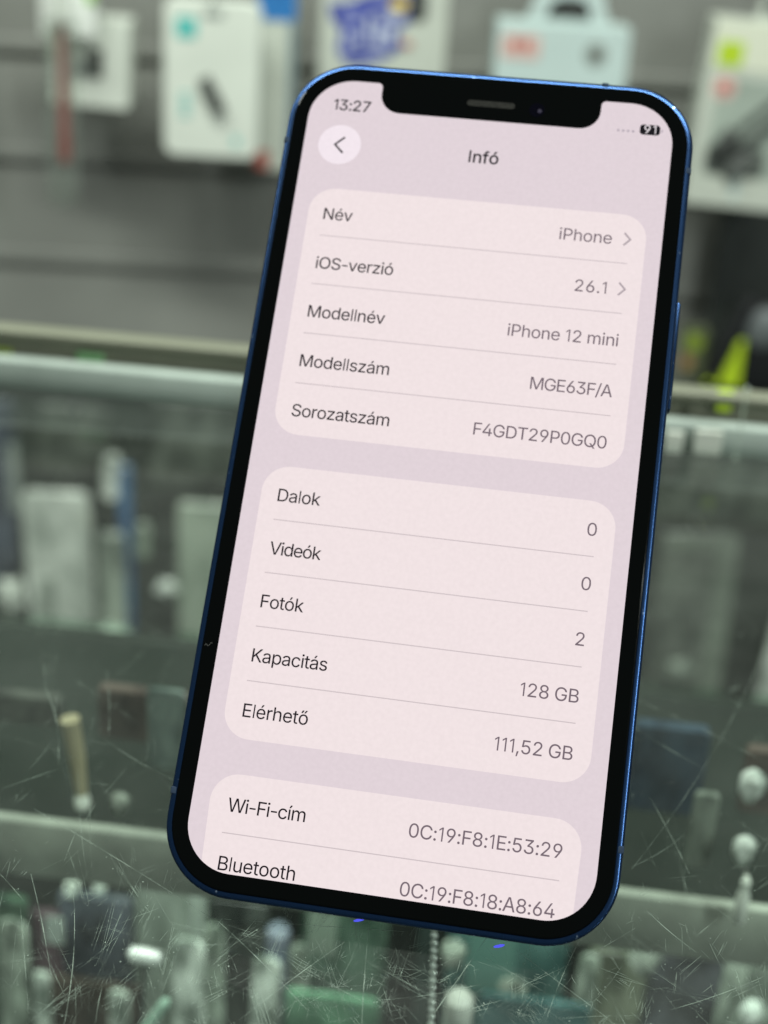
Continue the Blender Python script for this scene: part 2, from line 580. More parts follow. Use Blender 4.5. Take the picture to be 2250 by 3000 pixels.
YS = FR - 0.2
GLYPHS = json.loads('''{",":[188,[[38,-119,68,71,137,71,84,-119]]],"-":[330,[[50,188,280,188,280,240,50,240]]],".":[188,[[95,-4,83,-3,73,1,63,9,55,18,51,29,50,41,51,53,55,64,63,73,73,81,83,85,95,87,107,85,118,81,128,73,135,64,140,53,141,41,140,29,135,18,128,9,118,1,107,-3]]],"/":[249,[[235,533,71,-76,14,-76,178,533]]],"0":[453,[[227,-7,191,-3,158,7,130,24,105,48,85,77,69,113,57,155,50,202,48,254,50,306,57,353,69,395,85,431,106,461,130,484,159,502,191,512,227,516,262,512,295,502,323,484,348,461,368,431,384,395,396,353,403,306,405,254,403,202,396,155,384,113,368,77,348,48,323,24,295,7,263,-3],[227,50,250,52,271,60,290,74,306,92,320,116,330,144,338,176,342,213,344,254,342,295,338,332,330,365,320,393,306,416,290,435,271,449,250,457,227,460,203,457,182,449,163,435,147,416,134,393,123,365,115,332,111,295,109,254,111,213,115,176,123,144,134,116,147,92,163,74,182,60,203,52]]],"1":[300,[[165,0,217,0,217,509,167,509,62,432,62,375,165,449]]],"2":[453,[[64,0,64,47,234,229,282,282,294,298,303,312,311,327,316,341,319,356,320,371,319,389,315,405,308,419,298,431,287,441,273,449,258,455,241,458,224,460,205,458,188,454,172,447,159,438,148,427,139,413,132,398,128,381,127,362,66,362,68,391,75,418,86,442,102,464,121,482,143,496,168,507,196,513,225,516,254,513,281,507,306,497,328,482,346,465,361,445,372,423,379,398,381,372,380,354,377,336,371,318,363,299,351,280,336,259,267,180,153,60,153,57,389,57,389,0]]],"3":[453,[[218,-7,188,-5,159,1,133,10,108,22,88,38,70,57,57,79,48,104,44,132,109,132,112,115,118,100,126,87,137,76,150,66,165,59,182,54,200,51,219,50,239,51,258,55,275,61,291,69,304,80,315,93,323,108,328,125,329,145,328,163,323,180,316,196,306,211,292,223,275,234,254,241,229,246,201,248,157,248,157,299,288,448,288,452,70,452,70,509,372,509,372,461,211,278,211,289,247,290,279,286,308,276,333,262,354,244,371,222,383,198,391,173,393,145,390,116,383,90,370,66,354,45,333,27,309,12,281,2,251,-5]]],"4":[453,[[40,105,40,158,247,509,311,509,109,166,109,163,413,163,413,105],[282,0,282,121,282,146,282,318,343,318,343,0]]],"5":[453,[[221,-7,192,-5,165,1,140,11,118,25,99,41,83,60,71,82,63,105,60,130,122,130,125,115,130,102,138,89,148,78,160,68,173,60,188,54,204,51,221,50,241,51,259,56,276,64,291,75,304,89,314,104,322,122,326,141,328,162,326,183,321,203,314,221,303,237,290,251,275,262,257,270,238,275,218,277,201,276,184,273,167,268,152,262,139,255,128,246,67,253,96,509,366,509,366,452,151,452,134,301,136,301,148,311,162,318,178,325,194,330,212,333,229,334,252,332,274,328,294,321,313,311,330,299,345,285,358,269,370,251,379,231,386,210,390,187,391,163,388,132,381,102,369,76,352,52,332,32,309,15,282,3,253,-4]]],"6":[453,[[226,-7,196,-4,168,3,142,15,119,31,100,51,84,74,73,101,66,130,64,162,65,187,71,212,80,239,93,268,112,302,137,340,252,509,322,509,151,261,145,261,151,270,157,279,165,288,174,295,184,302,196,307,208,311,221,313,235,314,265,312,291,305,316,295,337,280,355,262,370,240,380,215,387,187,389,157,387,127,379,98,368,73,352,50,333,30,310,14,284,3,257,-4],[226,48,245,50,263,55,279,63,293,73,304,86,314,101,322,119,326,137,327,157,326,178,322,196,314,213,304,228,293,241,279,251,263,259,245,264,226,265,207,264,190,259,174,252,160,241,148,229,138,214,131,197,126,179,125,158,126,138,131,119,138,102,148,86,160,73,174,63,190,55,207,50]]],"7":[453,[[97,0,323,448,323,452,62,452,62,509,391,509,391,449,165,0]]],"8":[453,[[226,-7,193,-5,163,1,136,11,111,25,91,42,74,62,62,84,54,109,52,135,53,156,58,176,65,195,75,212,87,228,101,241,117,252,134,260,153,265,153,267,129,276,109,289,93,308,80,330,73,354,70,380,73,405,79,429,90,450,106,469,124,485,146,498,170,508,197,514,226,516,255,514,282,508,306,498,328,485,346,469,361,450,373,429,379,405,382,380,379,354,372,330,359,308,343,289,323,276,300,267,300,265,319,260,335,252,351,241,365,228,377,212,387,195,395,176,399,156,401,135,398,109,391,84,378,62,362,42,341,25,317,11,289,1,259,-5],[226,49,248,50,267,54,285,60,300,69,313,79,323,91,331,106,335,121,337,139,335,157,330,173,322,189,312,202,298,213,283,223,265,230,247,234,226,235,206,234,187,230,169,223,154,213,140,202,130,189,122,173,117,157,115,139,117,121,121,106,129,91,139,79,152,69,167,60,185,54,205,50],[226,290,244,291,260,294,274,300,287,308,298,318,307,330,314,344,318,359,319,376,318,392,314,407,308,420,299,432,288,442,275,449,260,455,244,459,226,460,208,459,192,455,177,449,164,442,153,432,145,420,138,407,134,392,133,376,134,359,138,344,145,330,154,318,165,308,178,300,193,294,209,291]]],"9":[453,[[226,516,256,513,285,506,310,494,333,478,352,458,368,434,380,408,387,378,389,347,387,322,382,296,373,270,359,240,340,207,315,168,200,0,130,0,301,248,307,248,302,238,295,229,287,221,278,214,268,207,257,202,245,198,232,195,218,195,188,197,161,203,137,214,116,229,98,247,83,269,72,294,66,321,64,352,66,382,73,411,85,436,101,459,120,479,143,494,168,506,196,513],[226,460,207,459,190,454,174,446,160,435,148,423,138,407,131,390,127,372,125,352,127,331,131,313,138,295,148,280,160,268,174,257,190,250,207,245,226,243,245,245,263,249,279,257,293,267,305,280,314,295,322,312,326,330,327,350,326,371,322,390,314,407,305,422,293,435,279,446,263,454,245,459]]],":":[188,[[95,-4,83,-3,73,1,63,9,55,18,51,29,50,41,51,53,55,64,63,73,73,81,83,85,95,87,107,85,118,81,128,73,135,64,140,53,141,41,140,29,135,18,128,9,118,1,107,-3],[95,271,83,272,73,277,63,284,55,294,51,304,50,316,51,328,55,339,63,349,73,356,83,360,95,362,107,360,118,356,128,349,135,339,140,328,141,316,140,304,135,294,128,284,118,277,107,272]]],"A":[480,[[16,0,201,509,276,509,463,0,395,0,287,302,264,372,232,478,245,478,213,371,191,302,85,0],[110,142,110,199,370,199,370,142]]],"B":[456,[[60,0,60,509,241,509,274,507,304,501,329,491,350,477,367,461,381,442,390,421,396,398,398,374,397,353,393,336,387,320,378,307,368,295,356,286,343,278,329,272,315,267,315,262,331,260,347,254,363,245,378,234,391,220,402,203,411,184,416,161,418,136,416,111,410,88,400,67,386,48,368,31,344,18,317,8,284,2,247,0],[125,57,245,57,281,60,309,67,330,80,344,96,353,115,355,137,354,153,350,169,342,184,333,197,320,209,306,218,289,225,269,229,248,231,125,231],[125,285,238,285,256,287,273,290,288,296,302,304,314,314,323,326,330,340,335,355,336,372,333,393,326,412,313,429,294,442,270,449,240,452,125,452]]],"C":[510,[[267,-7,225,-3,186,7,150,25,119,49,92,79,70,115,53,157,44,203,40,254,44,305,53,352,70,393,92,429,119,459,150,484,186,501,225,512,267,516,293,514,317,511,340,504,362,496,383,485,402,471,419,456,435,438,448,418,459,397,467,373,473,348,408,348,404,365,397,380,389,395,380,407,369,418,357,428,344,437,330,444,315,449,300,453,284,455,267,456,237,453,209,445,184,432,161,414,141,391,125,364,113,332,106,295,103,254,106,213,113,177,125,145,141,117,161,94,184,76,210,63,237,56,267,53,284,54,300,56,315,60,330,65,344,72,357,81,369,90,380,102,389,114,397,128,404,144,408,160,473,160,467,135,459,112,448,91,435,71,420,53,402,38,383,24,363,13,341,5,317,-2,293,-6]]],"D":[502,[[219,0,96,0,96,57,215,57,254,60,288,68,318,81,343,99,363,122,379,149,390,181,397,216,399,255,397,294,390,329,379,361,364,388,344,410,320,428,291,441,258,449,221,452,93,452,93,509,225,509,273,505,315,495,353,478,385,455,412,426,433,391,449,351,458,306,462,255,458,205,449,159,433,119,411,83,384,54,351,31,312,14,268,3],[125,509,125,0,60,0,60,509]]],"E":[419,[[60,0,60,509,372,509,372,452,125,452,125,286,355,286,355,229,125,229,125,57,375,57,375,0]]],"F":[410,[[60,0,60,509,369,509,369,452,125,452,125,278,346,278,346,221,125,221,125,0]]],"G":[520,[[269,-7,225,-3,185,7,149,25,118,49,91,79,69,116,53,157,43,203,40,254,43,305,53,352,69,393,91,429,117,459,149,484,184,501,223,512,265,516,291,514,316,510,340,504,363,494,384,483,403,469,421,453,436,436,449,416,460,395,468,373,474,349,408,349,402,365,395,379,387,393,378,406,368,417,356,427,344,436,330,443,315,448,300,453,283,455,265,456,236,453,209,445,183,432,160,414,141,392,125,364,113,332,106,295,103,254,106,213,113,177,125,145,141,117,161,95,184,76,210,63,238,56,269,53,296,55,322,61,345,71,365,85,382,102,396,123,407,147,413,173,415,202,434,199,283,199,283,256,478,256,478,200,475,160,466,124,451,91,431,62,406,38,377,19,344,5,308,-4]]],"I":[186,[[66,0,118,0,118,509,66,509]]],"K":[467,[[104,145,104,216,139,261,174,303,212,344,364,509,448,509,231,276,228,276],[60,0,60,509,125,509,125,334,124,225,125,193,125,0],[372,0,188,259,228,309,449,0]]],"M":[628,[[60,0,60,509,152,509,277,187,287,159,299,123,311,84,322,49,307,49,318,83,330,121,342,158,352,187,476,509,568,509,568,0,504,0,504,291,504,327,505,369,506,413,507,457,513,457,498,409,482,363,467,322,456,291,342,0,286,0,170,291,159,321,145,361,129,408,112,457,119,457,120,416,121,372,122,328,122,291,122,0]]],"N":[523,[[60,0,60,509,136,509,343,183,363,151,388,107,414,55,405,54,401,108,399,157,399,195,399,509,463,509,463,0,387,0,202,290,177,331,148,381,108,452,119,454,122,384,124,328,125,291,125,0]]],"O":[533,[[267,-7,225,-3,186,7,150,25,119,49,92,79,70,115,53,157,44,203,40,254,44,305,53,352,70,393,92,429,119,459,150,484,186,501,225,512,267,516,309,512,348,501,384,484,415,459,442,429,464,393,480,352,490,305,493,254,490,203,480,157,464,115,442,79,415,49,384,25,348,7,309,-3],[267,53,296,55,324,63,349,76,372,94,392,116,408,144,420,176,428,213,430,254,428,295,420,332,408,365,392,392,372,415,349,433,324,446,296,453,267,456,237,453,210,445,184,433,161,415,142,392,125,364,113,332,106,295,103,254,106,213,113,176,125,144,142,117,161,94,184,76,210,63,237,55]]],"P":[445,[[60,0,60,509,235,509,272,506,305,499,332,487,356,471,375,452,390,430,400,404,407,377,409,348,407,318,400,291,390,265,375,243,356,223,332,207,305,195,272,188,235,186,109,186,109,242,233,242,257,244,279,248,297,256,312,266,324,279,333,294,339,310,343,328,344,348,343,367,339,385,333,402,324,416,312,428,297,439,279,446,257,451,232,452,125,452,125,0]]],"Q":[533,[[245,159,313,159,369,85,384,65,468,-48,401,-48,346,27,331,46],[267,-7,225,-3,186,7,150,25,119,49,92,79,70,115,53,157,44,203,40,254,44,305,53,352,70,393,92,429,119,459,150,484,186,501,225,512,267,516,309,512,348,501,384,484,415,459,442,429,464,393,480,352,490,305,493,254,490,203,480,157,464,115,442,79,415,49,384,25,348,7,309,-3],[267,53,296,55,324,63,349,76,372,94,392,116,408,144,420,176,428,213,430,254,428,295,420,332,408,365,392,392,372,415,349,433,324,446,296,453,267,456,237,453,210,445,184,433,161,415,142,392,125,364,113,332,106,295,103,254,106,213,113,176,125,144,142,117,161,94,184,76,210,63,237,55]]],"S":[447,[[224,-9,188,-7,156,-1,128,9,102,23,81,40,64,60,51,83,42,109,38,137,104,137,108,118,114,102,123,88,136,76,150,66,166,59,185,53,204,50,224,49,246,50,267,54,286,60,303,69,317,79,329,92,338,106,344,122,346,139,344,154,340,168,332,179,322,189,310,197,296,205,245,222,184,239,145,253,112,269,86,289,67,313,56,341,52,372,54,400,62,425,75,448,92,468,113,484,138,498,165,508,195,514,227,516,259,514,289,508,316,498,340,484,360,468,377,449,390,427,398,403,401,378,337,378,332,402,320,421,302,437,280,449,254,456,225,459,204,457,185,454,167,448,152,440,139,430,129,418,121,405,117,391,115,376,117,359,122,345,131,334,142,324,155,315,169,308,212,293,264,279,312,264,328,256,344,248,359,238,372,226,384,213,395,198,402,180,407,161,408,139,406,112,399,87,386,64,370,43,349,25,323,11,294,0,261,-7]]],"T":[449,[[32,452,32,509,417,509,417,452,257,452,257,0,193,0,193,452]]],"V":[480,[[204,0,16,509,84,509,192,206,215,137,248,31,235,31,267,138,290,206,395,509,463,509,278,0]]],"W":[686,[[155,0,16,509,82,509,163,196,175,145,187,94,197,40,189,40,200,94,211,145,224,196,306,509,380,509,462,196,474,145,486,94,497,40,488,40,499,94,510,145,523,196,603,509,670,509,530,0,455,0,368,323,351,391,336,475,350,475,335,395,318,323,230,0]]],"a":[389,[[160,-9,137,-7,115,-3,94,5,76,15,60,29,48,45,38,63,32,84,30,108,32,128,36,146,43,161,53,174,64,184,78,193,92,200,108,206,125,211,178,220,234,227,247,229,257,231,265,235,271,240,274,246,276,255,276,257,275,272,272,285,267,297,260,307,251,315,240,322,227,327,212,330,196,331,178,330,163,327,149,322,137,316,127,309,118,301,110,292,104,283,100,274,41,291,51,313,64,331,79,346,95,358,114,368,133,375,153,380,173,383,194,384,239,379,255,375,271,369,286,360,300,350,312,336,322,320,330,301,335,278,337,251,337,0,277,0,277,52,272,52,252,25,242,16,229,8,215,1,199,-4,181,-7],[170,45,192,47,211,51,228,59,242,68,254,80,263,93,270,108,274,122,276,138,276,190,259,182,231,176,200,171,175,168,134,159,122,153,112,147,103,139,97,130,93,118,92,105,93,93,96,82,102,72,109,64,119,57,130,52,142,48,156,46]]],"c":[396,[[207,-8,174,-5,144,3,117,16,93,35,72,58,56,85,44,116,37,150,34,187,37,225,44,260,56,291,72,318,93,341,117,360,144,374,174,382,207,384,226,384,243,381,260,377,276,371,291,364,305,356,318,346,330,335,340,322,349,308,356,293,362,277,303,262,290,289,270,311,242,325,207,330,184,328,163,321,145,310,130,296,118,278,108,258,102,236,98,212,96,187,98,163,102,139,108,117,118,97,130,80,145,66,163,55,184,49,207,46,243,52,271,66,292,89,304,117,363,102,357,86,350,70,341,56,331,43,319,32,306,21,292,12,277,5,261,-1,244,-5,226,-7]]],"d":[424,[[195,-8,165,-6,137,3,111,16,89,34,70,57,55,84,43,116,36,151,34,189,36,227,43,261,55,293,70,320,89,342,112,361,137,374,165,382,196,384,218,383,237,379,253,373,267,364,278,355,287,346,306,319,311,319,311,509,372,509,372,0,313,0,313,59,307,59,287,31,277,21,266,12,252,4,236,-3,217,-7],[205,47,226,49,246,55,263,65,278,78,290,95,299,115,306,138,310,162,312,189,310,216,306,241,300,263,290,282,278,299,263,312,246,322,227,328,205,330,182,328,162,322,145,311,130,298,118,281,108,261,102,239,98,215,96,189,98,163,102,139,109,117,118,97,130,80,145,66,162,55,182,49]]],"e":[404,[[212,-8,177,-5,145,3,117,16,92,35,72,58,56,85,44,116,37,150,34,187,36,224,44,258,55,290,71,317,91,340,115,359,142,373,172,382,205,384,226,383,246,380,266,374,285,366,303,355,319,341,334,324,347,305,357,282,365,256,370,227,371,194,371,169,75,169,75,221,338,221,310,202,308,226,304,248,298,269,288,286,277,301,263,314,246,323,227,328,205,330,183,328,164,323,146,313,131,301,119,286,109,270,102,251,97,231,96,211,96,178,98,151,102,127,110,106,121,88,135,73,151,61,169,53,190,48,212,46,227,47,241,49,254,53,265,58,276,65,285,73,294,82,300,93,306,105,365,91,358,72,348,55,335,39,320,26,302,14,283,4,261,-3,237,-7]]],"f":[254,[[228,379,228,327,6,327,6,379],[81,0,81,432,82,452,87,470,96,486,107,499,120,510,135,519,152,525,169,529,187,530,222,527,243,521,227,468,215,472,195,474,178,472,164,468,154,460,147,449,143,435,142,419,142,0]]],"h":[410,[[114,227,114,0,53,0,53,509,114,509,114,287,102,287,116,319,132,344,152,362,175,374,200,382,227,384,252,383,275,377,295,369,313,356,328,340,341,321,350,298,355,271,357,240,357,0,296,0,296,235,293,263,286,286,273,304,256,318,235,326,210,329,192,328,176,324,161,317,147,308,136,297,126,283,119,266,115,248]]],"i":[167,[[53,0,53,379,114,379,114,0],[84,443,73,444,63,448,54,455,47,463,43,472,41,483,43,494,47,504,54,512,63,518,73,522,84,524,95,522,105,518,114,512,121,504,125,494,126,483,125,472,121,463,114,455,105,448,95,444]]],"k":[381,[[110,137,110,212,121,212,284,379,360,379,184,199,177,199],[53,0,53,509,114,509,114,0],[294,0,148,186,191,229,372,0]]],"l":[162,[[56,0,104,0,104,509,56,509]]],"m":[610,[[53,0,53,379,112,379,112,295,108,295,114,314,122,331,132,346,144,358,158,368,172,376,187,382,203,385,219,386,245,383,268,375,287,361,303,342,314,320,321,295,312,295,318,312,326,329,337,343,350,356,364,366,381,375,398,381,417,385,437,386,458,385,478,380,497,372,514,361,529,346,541,328,550,307,555,283,557,255,557,0,496,0,496,254,493,279,485,298,473,313,456,323,438,329,419,330,402,329,387,326,374,320,363,312,353,302,345,290,340,277,336,263,335,247,335,0,274,0,274,260,272,280,265,297,253,311,238,322,220,328,199,330,185,329,171,326,158,320,145,312,135,302,126,289,119,274,115,257,114,238,114,0]]],"n":[410,[[114,227,114,0,53,0,53,379,112,379,112,287,102,287,116,319,132,344,152,362,175,374,200,382,227,384,252,383,275,377,295,369,313,356,328,340,341,321,350,298,355,271,357,240,357,0,296,0,296,235,293,263,286,286,273,304,256,318,235,326,210,329,192,328,176,324,161,317,147,308,136,297,126,283,119,266,115,248]]],"o":[415,[[207,-8,174,-5,144,3,117,16,93,35,72,58,56,85,44,116,37,150,34,187,37,225,44,260,56,291,72,318,93,341,117,360,144,374,174,382,207,384,241,382,271,374,299,360,323,341,343,318,359,291,371,260,379,225,381,187,379,150,371,116,359,85,343,58,323,35,299,16,271,3,241,-5],[207,46,231,49,252,55,270,66,285,80,298,97,307,117,314,139,318,163,319,187,318,212,314,236,307,258,298,278,285,296,270,310,252,321,231,328,207,330,184,328,163,321,145,310,130,296,118,278,108,258,102,236,98,212,96,187,98,163,102,139,108,117,118,97,130,80,145,66,163,55,184,49]]],"p":[424,[[53,-143,53,379,112,379,112,319,118,319,137,346,147,355,158,364,171,373,188,379,207,383,229,384,259,382,287,374,313,361,335,342,354,320,370,293,381,261,388,227,390,189,388,151,381,116,370,84,355,57,336,34,313,16,288,3,260,-6,229,-8,208,-7,189,-3,173,4,159,12,147,21,138,31,118,59,114,59,114,-143],[220,47,242,49,262,55,279,66,294,80,306,97,316,117,323,139,327,163,328,189,327,215,323,239,316,261,307,281,295,298,280,311,262,322,243,328,220,330,198,328,178,322,161,312,147,299,134,282,125,263,118,241,114,216,113,189,114,162,118,138,125,115,135,95,147,78,162,65,179,55,198,49]]],"r":[259,[[53,0,53,379,112,379,112,321,115,321,124,339,137,354,152,367,171,377,191,383,213,385,229,384,243,384,243,322,230,324,207,326,190,324,174,321,159,315,146,306,135,296,126,284,119,269,115,254,114,237,114,0]]],"s":[365,[[182,-8,157,-7,133,-3,112,3,93,12,76,24,62,38,50,54,41,73,36,94,94,107,101,87,111,72,124,60,141,52,160,47,181,45,206,47,227,53,244,62,258,74,265,88,268,103,266,115,262,126,254,136,243,144,229,150,212,155,149,170,118,180,92,192,72,208,58,227,50,249,47,274,49,295,55,314,65,332,79,347,95,360,115,370,137,378,161,383,187,384,212,383,234,379,254,372,271,363,286,352,299,339,309,324,318,308,324,290,268,277,262,291,254,304,243,316,228,325,210,331,187,333,166,331,147,326,131,317,119,305,111,292,109,277,110,264,115,253,124,243,136,235,152,229,172,223,229,209,261,200,287,187,306,171,320,153,328,131,331,107,329,85,323,65,312,47,298,31,281,18,260,6,236,-2,210,-7]]],"t":[227,[[204,379,204,327,6,327,6,379],[65,471,126,471,126,98,127,83,130,70,136,61,144,55,156,51,170,50,185,51,202,54,213,2,192,-3,168,-4,138,-1,113,7,92,21,77,41,68,64,65,93]]],"u":[410,[[182,-5,158,-3,135,2,115,11,97,23,82,39,69,59,60,82,54,109,53,139,53,379,114,379,114,144,116,117,124,94,137,75,154,61,175,53,200,50,218,51,234,55,249,62,263,71,274,83,283,97,290,113,295,132,296,153,296,379,357,379,357,0,298,0,298,92,307,92,294,60,277,35,257,17,234,5,209,-3]]],"v":[389,[[163,0,17,379,84,379,165,155,187,87,206,21,184,21,203,87,224,155,305,379,371,379,226,0]]],"z":[380,[[42,0,42,46,254,320,254,323,48,323,48,379,333,379,333,331,126,60,126,56,339,56,339,0]]],"á":[389,[[160,-9,137,-7,115,-3,94,5,76,15,60,29,48,45,38,63,32,84,30,108,32,128,36,146,43,161,53,174,64,184,78,193,92,200,108,206,125,211,178,220,234,227,247,229,257,231,265,235,271,240,274,246,276,255,276,257,275,272,272,285,267,297,260,307,251,315,240,322,227,327,212,330,196,331,178,330,163,327,149,322,137,316,127,309,118,301,110,292,104,283,100,274,41,291,51,313,64,331,79,346,95,358,114,368,133,375,153,380,173,383,194,384,239,379,255,375,271,369,286,360,300,350,312,336,322,320,330,301,335,278,337,251,337,0,277,0,277,52,272,52,252,25,242,16,229,8,215,1,199,-4,181,-7],[170,45,192,47,211,51,228,59,242,68,254,80,263,93,270,108,274,122,276,138,276,190,259,182,231,176,200,171,175,168,134,159,122,153,112,147,103,139,97,130,93,118,92,105,93,93,96,82,102,72,109,64,119,57,130,52,142,48,156,46],[162,429,210,529,278,529,212,429]]],"é":[404,[[212,-8,177,-5,145,3,117,16,92,35,72,58,56,85,44,116,37,150,34,187,36,224,44,258,55,290,71,317,91,340,115,359,142,373,172,382,205,384,226,383,246,380,266,374,285,366,303,355,319,341,334,324,347,305,357,282,365,256,370,227,371,194,371,169,75,169,75,221,338,221,310,202,308,226,304,248,298,269,288,286,277,301,263,314,246,323,227,328,205,330,183,328,164,323,146,313,131,301,119,286,109,270,102,251,97,231,96,211,96,178,98,151,102,127,110,106,121,88,135,73,151,61,169,53,190,48,212,46,227,47,241,49,254,53,265,58,276,65,285,73,294,82,300,93,306,105,365,91,358,72,348,55,335,39,320,26,302,14,283,4,261,-3,237,-7],[177,429,225,529,293,529,227,429]]],"í":[167,[[53,0,53,379,114,379,114,0],[57,429,104,529,173,529,107,429]]],"ó":[415,[[207,-8,174,-5,144,3,117,16,93,35,72,58,56,85,44,116,37,150,34,187,37,225,44,260,56,291,72,318,93,341,117,360,144,374,174,382,207,384,241,382,271,374,299,360,323,341,343,318,359,291,371,260,379,225,381,187,379,150,371,116,359,85,343,58,323,35,299,16,271,3,241,-5],[207,46,231,49,252,55,270,66,285,80,298,97,307,117,314,139,318,163,319,187,318,212,314,236,307,258,298,278,285,296,270,310,252,321,231,328,207,330,184,328,163,321,145,310,130,296,118,278,108,258,102,236,98,212,96,187,98,163,102,139,108,117,118,97,130,80,145,66,163,55,184,49],[181,429,228,529,297,529,231,429]]],"ő":[415,[[207,-8,174,-5,144,3,117,16,93,35,72,58,56,85,44,116,37,150,34,187,37,225,44,260,56,291,72,318,93,341,117,360,144,374,174,382,207,384,241,382,271,374,299,360,323,341,343,318,359,291,371,260,379,225,381,187,379,150,371,116,359,85,343,58,323,35,299,16,271,3,241,-5],[207,46,231,49,252,55,270,66,285,80,298,97,307,117,314,139,318,163,319,187,318,212,314,236,307,258,298,278,285,296,270,310,252,321,231,328,207,330,184,328,163,321,145,310,130,296,118,278,108,258,102,236,98,212,96,187,98,163,102,139,108,117,118,97,130,80,145,66,163,55,184,49],[151,429,100,429,140,529,209,529],[261,429,211,429,268,529,336,529]]]," ":[185,[]]}''')


def emi(key, rgb, e=1.0):
    return mat(key, (0.002, 0.002, 0.002), 0.12, spec=0.25, emi=srgb(*rgb), es=e)


def screen_mat(key, rgb, e=1.0, amt=0.025):
    """lit display: even colour with a very fine uneven grain of its pixels"""
    mm = emi(key, rgb, e)
    nt = mm.node_tree
    b = nt.nodes['Principled BSDF']
    tc = nt.nodes.new('ShaderNodeTexCoord')
    nz = nt.nodes.new('ShaderNodeTexNoise')
    nz.inputs['Scale'].default_value = 1600
    nz.inputs['Detail'].default_value = 3
    nt.links.new(tc.outputs['Object'], nz.inputs['Vector'])
    mr = nt.nodes.new('ShaderNodeMapRange')
    mr.inputs['From Min'].default_value = 0.25
    mr.inputs['From Max'].default_value = 0.75
    mr.inputs['To Min'].default_value = e * (1 - amt)
    mr.inputs['To Max'].default_value = e * (1 + amt)
    nt.links.new(nz.outputs['Fac'], mr.inputs['Value'])
    nt.links.new(mr.outputs[0], b.inputs['Emission Strength'])
    return mm


PINK = screen_mat('screen_mauve', (225, 211, 217))
CARD = screen_mat('screen_card_pink', (241, 227, 228))
BTN = screen_mat('screen_button_pink', (243, 231, 238))
SEP = emi('screen_separator', (206, 193, 196))
INK = emi('screen_dark_ink', (30, 22, 30))
INKB = emi('screen_black_ink', (18, 15, 22))
GREY = emi('screen_grey_ink', (119, 105, 114))
CHEV = emi('screen_chevron_grey', (176, 163, 169))
DOT = emi('screen_dot_grey', (184, 172, 182))
WHITE = emi('screen_white', (244, 236, 240))

# screen outline with the notch (in points, y down)
def arc(cx, cy, r, a0, a1, n=10):
    return [(cx + r * math.cos(R(a0 + (a1 - a0) * k / n)), cy + r * math.sin(R(a0 + (a1 - a0) * k / n))) for k in range(n + 1)]


RC = 45
out = []
out += arc(RC, RC, RC, 180, 270, 14)
out += arc(73 - 5, 5, 5, -90, 0, 5)
out += arc(73 + 21, 33 - 21, 21, 180, 90, 8)
out += arc(300 - 21, 33 - 21, 21, 90, 0, 8)
out += arc(300 + 5, 5, 5, 180, 270, 5)
out += arc(375 - RC, RC, RC, -90, 0, 14)
out += arc(375 - RC, 812 - RC, RC, 0, 90, 14)
out += arc(RC, 812 - RC, RC, 90, 180, 14)
m = MB()
flat(m, [(sx(a), sz(b_)) for a, b_ in out], [], YS - 0.02, PINK)
screen = m.build('screen', phone, smooth=False)


def capscale(pt):
    return pt * 0.705 / 509.0       # points per glyph unit so that capitals are 0.705 em tall


def area2(P):
    return sum(P[i][0] * P[(i + 1) % len(P)][1] - P[(i + 1) % len(P)][0] * P[i][1] for i in range(len(P)))


def inside(p, P):
    c = False
    for i in range(len(P)):
        (x1, y1), (x2, y2) = P[i], P[i - 1]
        if (y1 > p[1]) != (y2 > p[1]) and p[0] < (x2 - x1) * (p[1] - y1) / (y2 - y1) + x1:
            c = not c
    return c


def text(mb, s, y, mtl, xl=None, xr=None, pt=17.8, fat=0.0, depth=0.06):
    """lettering on the display; y is the baseline in points; xl and xr are the ink limits"""
    k = capscale(pt)
    adv = [GLYPHS[c][0] for c in s]
    inkl = min(GLYPHS[s[0]][1][q][i] for q in range(len(GLYPHS[s[0]][1])) for i in range(0, len(GLYPHS[s[0]][1][q]), 2))
    last = GLYPHS[s[-1]][1]
    inkr = max(last[q][i] for q in range(len(last)) for i in range(0, len(last[q]), 2))
    nat = (sum(adv[:-1]) + inkr - inkl) * k
    extra = 0
    if xl is not None and xr is not None and len(s) > 1:
        extra = ((xr - xl) - nat) / (len(s) - 1)
        if abs(extra) > 1.2:
            print('text', s, 'natural', nat, 'target', xr - xl)
    if xl is None:
        xl = xr - nat
    x = xl - inkl * k
    for c, a in zip(s, adv):
        cont = []
        for P in GLYPHS[c][1]:
            q = [(P[i], P[i + 1]) for i in range(0, len(P), 2)]
            q = [a_ for i_, a_ in enumerate(q) if (a_[0] - q[i_ - 1][0]) ** 2 + (a_[1] - q[i_ - 1][1]) ** 2 > 30]
            cont.append(q)
        if cont:
            big = max(cont, key=lambda q: abs(area2(q)))
            sgn = 1 if area2(big) > 0 else -1
            if fat:
                cont = [inset(q, -fat if area2(q) * sgn > 0 else fat) for q in cont]
            vs_, es_ = [], []
            for q in cont:
                o_ = len(vs_)
                vs_ += [Vector(p_) for p_ in q]
                es_ += [(o_ + i_, o_ + (i_ + 1) % len(q)) for i_ in range(len(q))]
            V_, _, F_, _, _, _ = delaunay_2d_cdt(vs_, es_, [], 0, 0.01)
            keep = []
            for f_ in F_:
                cx_ = sum(V_[i_].x for i_ in f_) / len(f_)
                cy_ = sum(V_[i_].y for i_ in f_) / len(f_)
                wn = 0
                for q in cont:
                    for (x1, y1), (x2, y2) in zip(q, q[1:] + q[:1]):
                        if (y1 > cy_) != (y2 > cy_) and cx_ < (x2 - x1) * (cy_ - y1) / (y2 - y1) + x1:
                            wn += 1 if y2 > y1 else -1
                if wn:
                    keep.append(tuple(f_))
            mb.add([(sx(x + p_.x * k), YS - depth, sz(y - p_.y * k)) for p_ in V_], keep, mtl)
        x += a * k + extra


